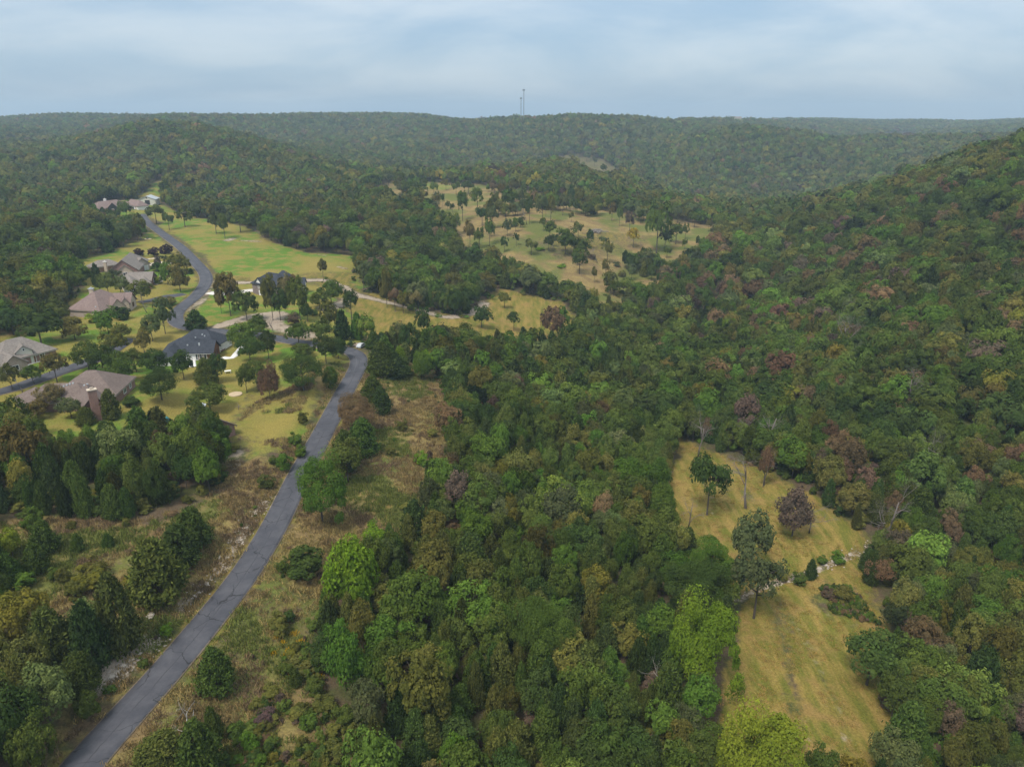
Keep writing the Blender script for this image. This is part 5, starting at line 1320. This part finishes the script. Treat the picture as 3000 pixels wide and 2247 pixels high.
# ------------------------------------------------------------------ drives, paths, garden ground
drive('driveway', [(540, 862), (520, 866), (480, 872), (445, 880), (408, 887)], 3.6, M['asphalt'], 0.16, lambda x, y: (x, y))
drive('side_lane', [(-40, 1160), (20, 1143), (64, 1130), (105, 1115), (142, 1103), (190, 1085), (237, 1070), (300, 1045), (350, 1015), (383, 992)], 4.4, M['asphalt'], 0.16, lambda x, y: (x, y))
drive('concrete_drive', [(612, 858), (640, 862), (680, 860), (730, 852), (762, 850)], 4.2, M['concrete'], 0.17, lambda x, y: (x, y))
drive('concrete_apron', [(678, 985), (664, 992), (652, 998)], 6.0, M['concrete'], 0.17, lambda x, y: (x, y))
drive('garden_path', [zC(480, 1260), zC(900, 1280)], 1.0, M['pavers'], 0.12, lambda x, y: (x, y))
drive('walkway', [zA(640, 545), zA(470, 590), zA(240, 705), zA(60, 760)], 1.5, M['concrete'], 0.14, lambda x, y: (x, y))
drive('rock_path', [zD(1640, 1000), zD(1850, 1020), zD(1960, 930), zD(2060, 820), zD(2130, 720)], 2.0, M['white'], 0.14, lambda x, y: (x, y))
drive('rock_bed', [zD(900, 1240), zD(880, 1080), zD(930, 960)], 2.0, M['white'], 0.14, lambda x, y: (x, y))
drive('garden_court', [zC(1010, 1180), zC(1180, 1190), zC(1370, 1150)], 7.0, M['pavers'], 0.13, lambda x, y: (x, y))
drive('garden_walk', [zC(1000, 1110), zC(1150, 1095), zC(1300, 1070), zC(1400, 1100)], 1.6, M['pavers'], 0.15, lambda x, y: (x, y))
drive('front_walk', [zC(1180, 1520), zC(1270, 1470), zC(1290, 1370), zC(1320, 1350)], 1.6, M['pavers'], 0.13, lambda x, y: (x, y))
drive('house_forecourt', [zC(860, 300), zC(900, 290), zC(940, 280)], 6.0, M['concrete'], 0.13, lambda x, y: (x, y))
# round sand pad on the lawn
p = hit(690, 1155)
gg = Geo(); gg.tube([(0, 0, -0.4), (0, 0, 0.14), (0, 0, 0.16)], [1.9, 1.9, 1.75], 20)
tag(obj('sand_pad', gg.mesh('sand_pad', M['mulch']), None, p), 'round tan sand pad on the lawn below the navy-roofed house', 'sand pad')
p = hit(*Z1(1275, 592))
gg = Geo(); gg.tube([(0, 0, -0.4), (0, 0, 0.1), (0, 0, 0.12)], [2.2, 2.2, 2.0], 18); fp = obj('fire_pit', None, None, p); obj('pad', gg.mesh('pad', M['mulch']), fp)
gg = Geo(); gg.tube([(0, 0, 0.1), (0, 0, 0.7)], [0.7, 0.62], 10); obj('ring', gg.mesh('ring', M['dark']), fp); tag(fp, 'dark fire pit on a pale pad beside the upper road', 'fire pit')
# garden table on the lawn
p = hit(668, 1093); tb = tag(obj('garden_table', None, None, p, 0.4), 'pale garden table on the lawn below the navy-roofed house', 'table')
gg = Geo(); gg.box((0, 0, 0.74), (1.9, 1.0, 0.08)); obj('table_top', gg.mesh('table_top', M['white']), tb)
for sx_ in (-1, 1):
    for sy_ in (-1, 1):
        gg = Geo(); gg.box((sx_ * 0.8, sy_ * 0.38, 0.35), (0.09, 0.09, 0.72)); obj('leg', gg.mesh('leg', M['white']), tb)
# teal play canopy in the trees
p = hit(*Z2(1430, 1150)); pc_ = tag(obj('play_set', None, None, p, 0.3), 'teal-roofed play set half hidden in the trees by the hidden house', 'play set')
gg = Geo(); gg.add([(-1.6, -1.2, 5.2), (1.6, -1.2, 5.2), (1.6, 1.2, 5.2), (-1.6, 1.2, 5.2), (-1.2, 0, 6.4), (1.2, 0, 6.4)], [(0, 1, 5, 4), (2, 3, 4, 5), (1, 2, 5), (3, 0, 4), (3, 2, 1, 0)]); obj('canopy', gg.mesh('canopy', M['teal']), pc_)
for sx_ in (-1, 1):
    for sy_ in (-1, 1):
        gg = Geo(); gg.box((sx_ * 1.45, sy_ * 1.05, 2.5), (0.14, 0.14, 5.4)); obj('post', gg.mesh('post', M['wood']), pc_)
gg = Geo(); gg.box((0, 0, 2.6), (3.0, 2.2, 0.16)); obj('platform', gg.mesh('platform', M['wood']), pc_)

# parked silver car at the bend
p = hit(*Z3(1650, 935))
car = tag(obj('parked_car', None, None, (p[0], p[1], p[2] + 0.02), R(70)), 'silver car parked on gravel outside the road bend', 'car')
def prism(prof, y0, y1, inset=0.0):
    n2 = len(prof); V = [(x, y0 + (inset if z > 0.9 else 0), z) for x, z in prof] + [(x, y1 - (inset if z > 0.9 else 0), z) for x, z in prof]
    return V, [tuple(range(n2)), tuple(reversed(range(n2, 2 * n2)))] + [(i, i + n2, (i + 1) % n2 + n2, (i + 1) % n2) for i in range(n2)]
gg = Geo(); gg.add(*prism([(-2.2, 0.35), (2.2, 0.35), (2.25, 0.65), (2.0, 0.84), (1.1, 0.93), (-1.5, 0.98), (-2.15, 0.95), (-2.25, 0.6)], -0.88, 0.88)); body = obj('body', gg.mesh('body', M['car']), car)
gg = Geo(); gg.add(*prism([(1.1, 0.9), (0.4, 1.42), (-1.2, 1.46), (-1.95, 0.95)], -0.84, 0.84, 0.06)); obj('cabin', gg.mesh('cabin', M['car']), car)
for sy_ in (-1, 1):
    gg = Geo(); gg.add(*prism([(0.8, 0.97), (0.3, 1.36), (-1.1, 1.38), (-1.55, 1.0)], sy_ * 0.80 - 0.04, sy_ * 0.80 + 0.04)); obj('side_window', gg.mesh('side_window', M['glass']), car)
gg = Geo(); gg.add([(1.09, -0.7, 0.95), (1.09, 0.7, 0.95), (0.46, 0.64, 1.41), (0.46, -0.64, 1.41)], [(0, 1, 2, 3)]); gg.V = [(x + 0.02, y, z + 0.02) for x, y, z in gg.V]; obj('windscreen', gg.mesh('windscreen', M['glass']), car)
for sx_ in (-1.35, 1.35):
    for sy_ in (-1, 1):
        gg = Geo(); gg.tube([(sx_, sy_ * 0.70, 0.33), (sx_, sy_ * 0.90, 0.33)], [0.33, 0.33], 14); wh = obj('wheel', gg.mesh('wheel', M['tyre']), car)
        gg = Geo(); gg.tube([(sx_, sy_ * 0.88, 0.33), (sx_, sy_ * 0.915, 0.33)], [0.19, 0.19], 10); obj('rim', gg.mesh('rim', M['metal_roof']), wh)
for sy_ in (-0.62, 0.62):
    gg = Geo(); gg.box((2.14, sy_, 0.72), (0.2, 0.34, 0.14)); obj('headlight', gg.mesh('headlight', M['white']), car)

# ------------------------------------------------------------------ bare trees, snags, a fallen crown
def bare(seed, h, spread, rad, levels=4, droop=0.0, kids=(4, 6), start=0.3):
    r = np.random.default_rng(seed); gg = Geo()
    def grow(p, d, ln, r0, lv):
        n2 = 3; P = [p]; q_ = p.copy(); dd = d.copy()
        for i in range(n2):
            dd = unit(dd + r.normal(size=3) * 0.22 + np.array((0, 0, -droop if lv < levels else 0.05)))
            q_ = q_ + dd * ln / n2; P.append(q_.copy())
        gg.tube(P, [r0 * (1 - 0.68 * i / n2) for i in range(n2 + 1)], 5 if lv == levels else 4)
        if lv <= 1: return
        for k2 in range(int(r.integers(*kids))):
            f = start + (1 - start) * r.random() if lv == levels else 0.25 + 0.75 * r.random()
            i = min(int(f * n2), n2 - 1); b_ = P[i] + (P[i + 1] - P[i]) * (f * n2 - i)
            nd_ = unit(dd * 0.55 + r.normal(size=3) * np.array((1, 1, 0.5)) * spread + np.array((0, 0, 0.2)))
            grow(b_, nd_, ln * (0.42 + 0.25 * r.random()), r0 * (1 - 0.68 * f) * 0.62, lv - 1)
    grow(np.array((0, 0, -0.3)), np.array((0, 0, 1.0)), h * 0.72, rad, levels)
    return gg
def bare_px(fn, bx, by, ty, m, label, seed, levels=4, spread=0.9, rad=None, lean=0.0, kids=(4, 6), name='bare_tree'):
    u, v = fn(bx, by); _, v2 = fn(bx, ty); p = hit(u, v); zc = depth_of(p)
    dep = math.atan2(CAMH - p[2], math.hypot(p[0], p[1])); h = (v - v2) * zc / FPX / math.cos(dep)
    gg = bare(seed, h, spread, rad or max(0.09, h * 0.02), levels, kids=kids)
    o = obj(name, gg.mesh(name, m, True), None, p, seed * 1.3); o.rotation_euler = (lean, lean * 0.4, seed * 1.3)
    return tag(o, label, 'bare tree')
bare_px(F, 432, 1600, 1525, M['deadwood'], 'bleached dead tree with twisted branches on the grass below the road', 3, 4, 1.2, 0.2)
bare_px(F, 1487, 1140, 1060, M['twig'], 'thin leafless tree leaning at the edge of the mown field', 5, 4, 0.8, None, 0.12)
bare_px(F, 1490, 1545, 1445, M['deadwood'], 'pale dead snag standing at the wood edge by the field', 6, 4, 0.9)
bare_px(F, 1650, 1048, 965, M['twig'], 'grey leafless crown above a brown tree at the head of the field', 7, 4, 0.7)
bare_px(F, 1978, 1440, 1372, M['twig'], 'sprawling grey leafless tree behind the oak at the lower field', 8, 5, 1.3, 0.22, 0.5, (4, 6))
bare_px(F, 1985, 1465, 1385, M['twig'], 'grey leafless tree tangled in the woods by the lower field', 9, 5, 1.3, 0.2, -0.4, (4, 6))
bare_px(Z1, 1270, 1228, 1035, M['twig'], 'half-bare grey tree beside the mauve-roofed house', 10, 5, 0.7, None, 0.0, (5, 7))
bare_px(Z3, 885, 800, 640, M['twig'], 'leafless grey sapling on the bare dirt by the road', 12, 4, 0.5)
bare_px(Z5, 1570, 590, 500, M['twig'], 'leafless pale tree low on the pasture hill', 13, 5, 0.6, None, 0.0, (5, 7))
bare_px(Z5, 1340, 690, 625, M['twig'], 'grey leafless tree below the pasture hill', 14, 4, 0.6)
bare_px(Z5, 1185, 385, 285, M['twig'], 'thin leafless tree among the pasture trees', 15, 4, 0.6)
bare_px(zA, 375, 1075, 640, M['twig'], 'tall bare dead trunk leaning over the side lane', 16, 2, 0.4, 0.16, 0.09, (1, 2))
bare_px(Z3, 590, 1475, 1400, M['twig'], 'bare pale branches at the wood edge by the lawn', 17, 4, 1.0, 0.12)
for k2, (x_, y_, ty_) in enumerate([(2185, 1430, 1330), (2045, 1280, 1230), (2370, 1500, 1440), (2660, 1150, 1075), (2590, 1520, 1435), (2720, 1330, 1280), (2230, 1270, 1190), (2480, 1000, 930)]):
    bare_px(lambda x, y: (x, y), x_, y_ + 60, ty_ - 20, M['twig'], 'grey leafless tree poking out of the hillside woods above the field', 30 + k2, 5, 0.7, None, 0.05, (4, 6))['group'] = 'leafless trees in the hillside woods'

# ------------------------------------------------------------------ masts on the skyline
def mast(px, py_foot, py_top, label, head):
    d = ray(px, py_foot); zc = 1560.0; P = d * zc; x_, y_ = P[0], P[1]; z = float(hgt(x_, y_))
    top_z = CAMH + ray(px, py_top)[2] * zc
    hh = top_z - z
    root = tag(obj('radio_mast', None, None, (x_, y_, z)), label, 'mast')
    gg = Geo(); s3 = 1.0
    for k2 in range(3):
        th = k2 * 2.094; gg.tube([(s3 * math.cos(th), s3 * math.sin(th), -1), (s3 * 0.8 * math.cos(th), s3 * 0.8 * math.sin(th), hh)], [0.28, 0.22], 5)
    lat = obj('mast_legs', gg.mesh('mast_legs', M['steel']), root)
    gg = Geo(); nseg = int(hh / 2.5)
    for i in range(nseg):
        for k2 in range(3):
            a_, b_ = k2 * 2.094, (k2 + 1) * 2.094
            gg.tube([(s3 * 0.9 * math.cos(a_), s3 * 0.9 * math.sin(a_), i * hh / nseg), (s3 * 0.9 * math.cos(b_), s3 * 0.9 * math.sin(b_), (i + 1) * hh / nseg)], [0.1, 0.1], 4, False)
    obj('lattice_brace', gg.mesh('lattice_brace', M['steel']), root)
    for k2 in range(3):
        th = k2 * 2.094 + 0.5
        gg = Geo(); gg.box((head * math.cos(th), head * math.sin(th), hh - 1.5), (1.1, 0.5, 3.2), th); gg.tube([(0, 0, hh - 1.5), (head * math.cos(th), head * math.sin(th), hh - 1.5)], [0.22, 0.22], 4)
        obj('antenna', gg.mesh('antenna', M['steel']), root)
    gg = Geo(); gg.tube([(0, 0, hh - 3.2), (0, 0, hh - 2.9)], [head * 0.8, head * 0.8], 8); gg.tube([(0, 0, hh), (0, 0, hh + 2.6)], [0.2, 0.12], 5); obj('head_platform', gg.mesh('head_platform', M['steel']), root)
mast(1534, 345, 263, 'taller thin radio mast on the wooded skyline', 2.1)
mast(1526, 345, 287, 'shorter thin radio mast beside the taller one on the skyline', 1.9)

# ------------------------------------------------------------------ rocks, log piles
def rock_geo(seed, s):
    r = np.random.default_rng(seed); gg = Geo(); V = []; k2 = 7
    for i, (z, f) in enumerate(((-0.3, 0.9), (0.05, 1.0), (0.30, 0.78), (0.42, 0.35))):
        for j in range(k2):
            th = 2 * math.pi * j / k2 + r.normal() * 0.12; q_ = f * (0.8 + 0.4 * r.random())
            V.append((math.cos(th) * q_ * s, math.sin(th) * q_ * s * 0.75, (z + r.normal() * 0.04) * s))
    Fc = [(i * k2 + j, i * k2 + (j + 1) % k2, (i + 1) * k2 + (j + 1) % k2, (i + 1) * k2 + j) for i in range(3) for j in range(k2)] + [tuple(3 * k2 + j for j in range(k2))]
    return gg.add(V, Fc)
ROCKM = [rock_geo(700 + k2, 1.0).mesh('boulder', M['rock']) for k2 in range(6)]
rk = np.random.default_rng(5)
for u, v, s_ in [(324, 1330, 0.9), (226, 1490, 0.7), (236, 1462, 0.8), (252, 1452, 0.6), (262, 1438, 0.7), (283, 1425, 0.6), (300, 1412, 0.5), (402, 1305, 0.6), (420, 1288, 0.5), (446, 1262, 0.6), (470, 1238, 0.5), (492, 1205, 0.6), (512, 1172, 0.5), (530, 1140, 0.6), (552, 1110, 0.5), (572, 1085, 0.6)]:
    p = hit(u * K, v * K); o = obj('boulder', ROCKM[int(rk.integers(6))], None, (p[0], p[1], p[2] + 0.05), rk.random() * 6, (s_, s_, s_ * 0.8))
    tag(o, 'pale limestone boulder in the rock cut beside the road' if (u, v) != (324, 1330) else 'lone grey boulder on the dry grass above the road cut', 'boulder', 'boulders along the road cut' if (u, v) != (324, 1330) else None)
for u, v, s_ in [(1703, 1256, 0.5), (1715, 1250, 0.6), (1752, 1235, 0.5), (1770, 1228, 0.6), (1782, 1220, 0.7), (1800, 1213, 0.5), (1818, 1205, 0.6), (1835, 1198, 0.5), (1680, 1262, 0.4), (1668, 1268, 0.5)]:
    p = hit(u * K, v * K); o = obj('boulder', ROCKM[int(rk.integers(6))], None, (p[0], p[1], p[2] + 0.02), rk.random() * 6, (s_, s_, s_ * 0.7))
    tag(o, 'pale boulder lying in the dry creek bed', 'boulder', 'boulders in the creek bed')
def log_pile(fn, x, y, n2, label, seed, wid):
    r = np.random.default_rng(seed); p = hit(*fn(x, y)); root = tag(obj('log_pile', None, None, p, r.random()), label, 'log pile')
    for k2 in range(n2):
        th = r.normal() * 0.5; ln = r.uniform(3, 7); z = 0.35 + 1.7 * (k2 / n2) * r.random(); c = r.normal(size=2) * wid * (1 - 0.5 * k2 / n2)
        gg = Geo(); dx, dy = math.cos(th) * ln / 2, math.sin(th) * ln / 2; tilt = r.normal() * 0.4
        gg.tube([(c[0] - dx, c[1] - dy, z - tilt * 0.5), (c[0], c[1], z + 0.1), (c[0] + dx, c[1] + dy, z + tilt)], [0.34, 0.3, 0.2], 6)
        obj('log', gg.mesh('log', M['log']), root)
log_pile(Z5, 1565, 425, 26, 'heap of grey felled logs on the pasture hill', 4, 2.6)
log_pile(Z5, 630, 262, 18, 'grey brush heap at the top of the pasture', 5, 2.4)

# ------------------------------------------------------------------ ground growth nobody could count
def tuft_mesh(seed, n2, hh, rad, wd):
    r = np.random.default_rng(seed)
    P = r.normal(size=(n2, 3)) * np.array((rad, rad, 0)) * 0.6
    d = unit(np.stack([r.normal(size=n2) * 0.55, r.normal(size=n2) * 0.55, np.ones(n2)], -1)); h_ = hh * (0.5 + 0.8 * r.random((n2, 1)))
    sd = unit(np.cross(d, r.normal(size=(n2, 3)))) * wd
    V = np.stack([P - sd - (0, 0, 0.05), P + sd - (0, 0, 0.05), P + sd * 0.5 + d * h_, P - sd * 0.5 + d * h_], 1).reshape(-1, 3)
    A_ = np.repeat(np.stack([r.random(n2), r.random(n2), r.random(n2), np.ones(n2)], -1), 4, 0)
    return mesh('grass_tuft', V, np.arange(n2 * 4).reshape(-1, 4), M['leaf'], attrs={'vary': ('POINT', 'FLOAT_COLOR', A_)})
tsrc = bpy.data.collections.new('grass_sources')
for k2 in range(5): tsrc.objects.link(bpy.data.objects.new('grass_%02d' % k2, tuft_mesh(60 + k2, 26, 0.42, 0.55, 0.05)))
gr_ = np.random.default_rng(31)
X = gr_.uniform(-190, 70, 150000); Y = gr_.uniform(62, 300, 150000)
kp = (inside(X, Y, MEADOW_L) | inside(X, Y, MEADOW_R)) & (~inside(X + 4 * (vnoise(X, Y, 9, 240) - 0.5), Y + 14 * (vnoise(X, Y, 9, 241) - 0.5), LAWN) | (vnoise(X, Y, 11, 242) > 0.66))
X, Y = X[kp], Y[kp]
kp = (line_dist(X, Y, road)[0] > 3.6) & (vnoise(X, Y, 7, 201) + gr_.random(len(X)) * 0.5 > 0.62)
X, Y = X[kp][:42000], Y[kp][:42000]; n2 = len(X)
gn = vnoise(X, Y, 16, 205); g2_ = vnoise(X, Y, 5, 206)
gt_ = np.zeros((n2, 4)); gt_[:, 3] = 1
TG = np.array([(0.28, 0.212, 0.100), (0.225, 0.168, 0.086), (0.150, 0.178, 0.048), (0.32, 0.255, 0.112), (0.21, 0.152, 0.094)])
ch = np.where(gn > 0.54, 2, np.where(g2_ > 0.6, 3, np.where(g2_ < 0.4, 4, np.where(gr_.random(n2) > 0.5, 0, 1))))
gt_[:, :3] = TG[ch] * (0.75 + 0.5 * gr_.random((n2, 1)))
rot = np.zeros((n2, 3)); rot[:, 2] = gr_.random(n2) * 6.28; sc_ = 0.7 + 0.8 * gr_.random(n2)
grs = instancer('dry_grass', np.stack([X, Y, hgt(X, Y)], -1), gr_.integers(0, 5, n2), rot, np.stack([sc_, sc_, sc_ * (0.6 + 0.8 * gr_.random(n2))], -1), gt_, tsrc); grs['label'] = 'dry tan and green grass tufts on the meadows'
X = gr_.uniform(0, 150, 60000); Y = gr_.uniform(55, 260, 60000); kp = inside(X, Y, FIELD) & (vnoise(X, Y, 4, 231) > 0.5); X, Y = X[kp][:14000], Y[kp][:14000]; n2 = len(X)
gt_ = np.ones((n2, 4)); gt_[:, :3] = np.array([(0.30, 0.20, 0.07), (0.17, 0.16, 0.035), (0.24, 0.17, 0.06)])[gr_.integers(0, 3, n2)] * (0.8 + 0.4 * gr_.random((n2, 1)))
rot = np.zeros((n2, 3)); rot[:, 2] = gr_.random(n2) * 6.28; sc_ = 0.5 + 0.5 * gr_.random(n2)
mg = instancer('mown_grass', np.stack([X, Y, hgt(X, Y)], -1), gr_.integers(0, 5, n2), rot, np.stack([sc_, sc_, sc_ * 0.3], -1), gt_, tsrc); mg['label'] = 'short golden grass of the mown valley field'
# low growth under and between the trees and in the brambles
usrc = bpy.data.collections.new('undergrowth_sources')
for k2 in range(5): usrc.objects.link(bpy.data.objects.new('undergrowth_%02d' % k2, tree_single('bush', k2, 2)))
for k2 in range(4): usrc.objects.link(bpy.data.objects.new('undergrowth_%02d' % (5 + k2), tree_single('bush', k2, 1)))
nearw = np.nonzero(WD < 420)[0]
X = np.repeat(WX[nearw], 2) + gr_.normal(0, 2.8, 2 * len(nearw)); Y = np.repeat(WY[nearw], 2) + gr_.normal(0, 2.8, 2 * len(nearw))
BR = poly([(560, 1440), (660, 1390), (720, 1440), (790, 1560), (800, 1690), (440, 1690), (480, 1600), (560, 1530)])
bx_, by_ = gr_.uniform(BR[:, 0].min(), BR[:, 0].max(), 700), gr_.uniform(BR[:, 1].min(), BR[:, 1].max(), 700); kb = inside(bx_, by_, BR) & (vnoise(bx_, by_, 7, 219) > 0.5)
cx2, cy2 = creek[gr_.integers(0, len(creek), 60), 0] + gr_.normal(0, 3.0, 60), creek[gr_.integers(0, len(creek), 60), 1]
CRK = poly([(1770, 1265), (1840, 1275), (1885, 1330), (1895, 1350), (1800, 1325)]); kx, ky = gr_.uniform(CRK[:, 0].min(), CRK[:, 0].max(), 300), gr_.uniform(CRK[:, 1].min(), CRK[:, 1].max(), 300); kc = inside(kx, ky, CRK)
mx_, my_ = gr_.uniform(-180, 60, 2600), gr_.uniform(70, 260, 2600); km = (inside(mx_, my_, MEADOW_L) | inside(mx_, my_, MEADOW_R)) & ~inside(mx_, my_, LAWN) & (vnoise(mx_, my_, 13, 215) > 0.62)
big_ = np.concatenate([np.ones(len(X)), gr_.uniform(0.25, 0.7, kb.sum()), np.full(kc.sum(), 0.4), np.full(km.sum(), 0.32)])
X = np.concatenate([X, bx_[kb], kx[kc], mx_[km]]); Y = np.concatenate([Y, by_[kb], ky[kc], my_[km]])
kp = (line_dist(X, Y, road)[0] > 5.0) & ~inside(X, Y, FIELD) | (inside(X, Y, CRK)); kp &= ~inside(X, Y, YARD)
X, Y, big_ = X[kp], Y[kp], big_[kp]; n2 = len(X)
UT = np.array([TINT[q_] for q_ in ('mid', 'olive', 'deep', 'gold', 'brown', 'green', 'cedarg', 'plum')])
ut = np.ones((n2, 4)); ut[:, :3] = UT[gr_.choice(8, n2, p=[.24, .22, .2, .05, .06, .1, .07, .06])] * (0.7 + 0.6 * gr_.random((n2, 1)))
rot = np.zeros((n2, 3)); rot[:, 2] = gr_.random(n2) * 6.28; sw = big_ * gr_.uniform(1.6, 4.0, n2); sh = big_ * gr_.uniform(1.0, 3.4, n2)
ug = instancer('undergrowth', np.stack([X, Y, hgt(X, Y)], -1), np.where(np.hypot(X, Y) < 200, gr_.integers(5, 9, n2), gr_.integers(0, 5, n2)), rot, np.stack([sw, sw, sh], -1), ut, usrc); ug['label'] = 'low tangled undergrowth beneath the trees and along the meadow edges'
# goldenrod by the brambles
X = np.concatenate([hit(u * K, v * K)[0] + gr_.normal(0, 1.3, 16) for u, v in ((640, 1410), (660, 1425), (665, 1455), (622, 1400), (745, 1440))])
Y = np.concatenate([hit(u * K, v * K)[1] + gr_.normal(0, 1.3, 16) for u, v in ((640, 1410), (660, 1425), (665, 1455), (622, 1400), (745, 1440))]); n2 = len(X)
gt_ = np.tile((0.42, 0.27, 0.015, 1.0), (n2, 1)); rot = np.zeros((n2, 3)); sc_ = 0.6 + 0.5 * gr_.random(n2)
gd = instancer('goldenrod', np.stack([X, Y, hgt(X, Y) + 0.25], -1), gr_.integers(0, 5, n2), rot, np.stack([sc_, sc_, sc_ * 1.3], -1), gt_, tsrc); gd['label'] = 'yellow goldenrod flowering in the brambles'
# broken stone on the cut bank and in the creek
ssrc = bpy.data.collections.new('stone_sources')
for k2 in range(4): ssrc.objects.link(bpy.data.objects.new('stone_%02d' % k2, rock_geo(800 + k2, 1.0).mesh('stone', M['rock'])))
def along(pts, n2, sd_): 
    C = catmull(hits([F(*q_) for q_ in pts]), 1.0); i = gr_.integers(0, len(C), n2); return C[i, 0] + gr_.normal(0, sd_, n2), C[i, 1] + gr_.normal(0, sd_, n2)
sx1, sy1 = along([(225, 1480), (265, 1438), (300, 1415), (330, 1390)], 260, 0.9); sx2, sy2 = along([(395, 1310), (430, 1275), (470, 1235), (505, 1180), (545, 1120), (580, 1075)], 260, 0.8)
ci_ = gr_.integers(0, len(creek), 160)
X = np.concatenate([sx1, sx2, creek[ci_, 0] + gr_.normal(0, 0.8, 160)]); Y = np.concatenate([sy1, sy2, creek[ci_, 1] + gr_.normal(0, 0.8, 160)]); n2 = len(X)
rot = np.zeros((n2, 3)); rot[:, 2] = gr_.random(n2) * 6.28; sc_ = gr_.uniform(0.06, 0.3, n2)
st_ = instancer('gravel', np.stack([X, Y, hgt(X, Y) + 0.02], -1), gr_.integers(0, 4, n2), rot, np.stack([sc_, sc_, sc_], -1), np.ones((n2, 4)), ssrc); st_['label'] = 'broken pale stone on the road cut and creek bed'

# ------------------------------------------------------------------ the air
hz = Geo(); hz.box((0, 4000, 65), (18600, 11600, 230))
m, n, l = mat('haze')
pv = nd(n, 'ShaderNodeVolumePrincipled', {'Density': 0.00018, 'Color': (0.62, 0.81, 1.0, 1), 'Anisotropy': 0.1})
o_ = n.new('ShaderNodeOutputMaterial'); l(pv.outputs[0], o_.inputs['Volume'])
hzo = obj('haze', hz.mesh('haze', m)); hzo['kind'] = 'stuff'
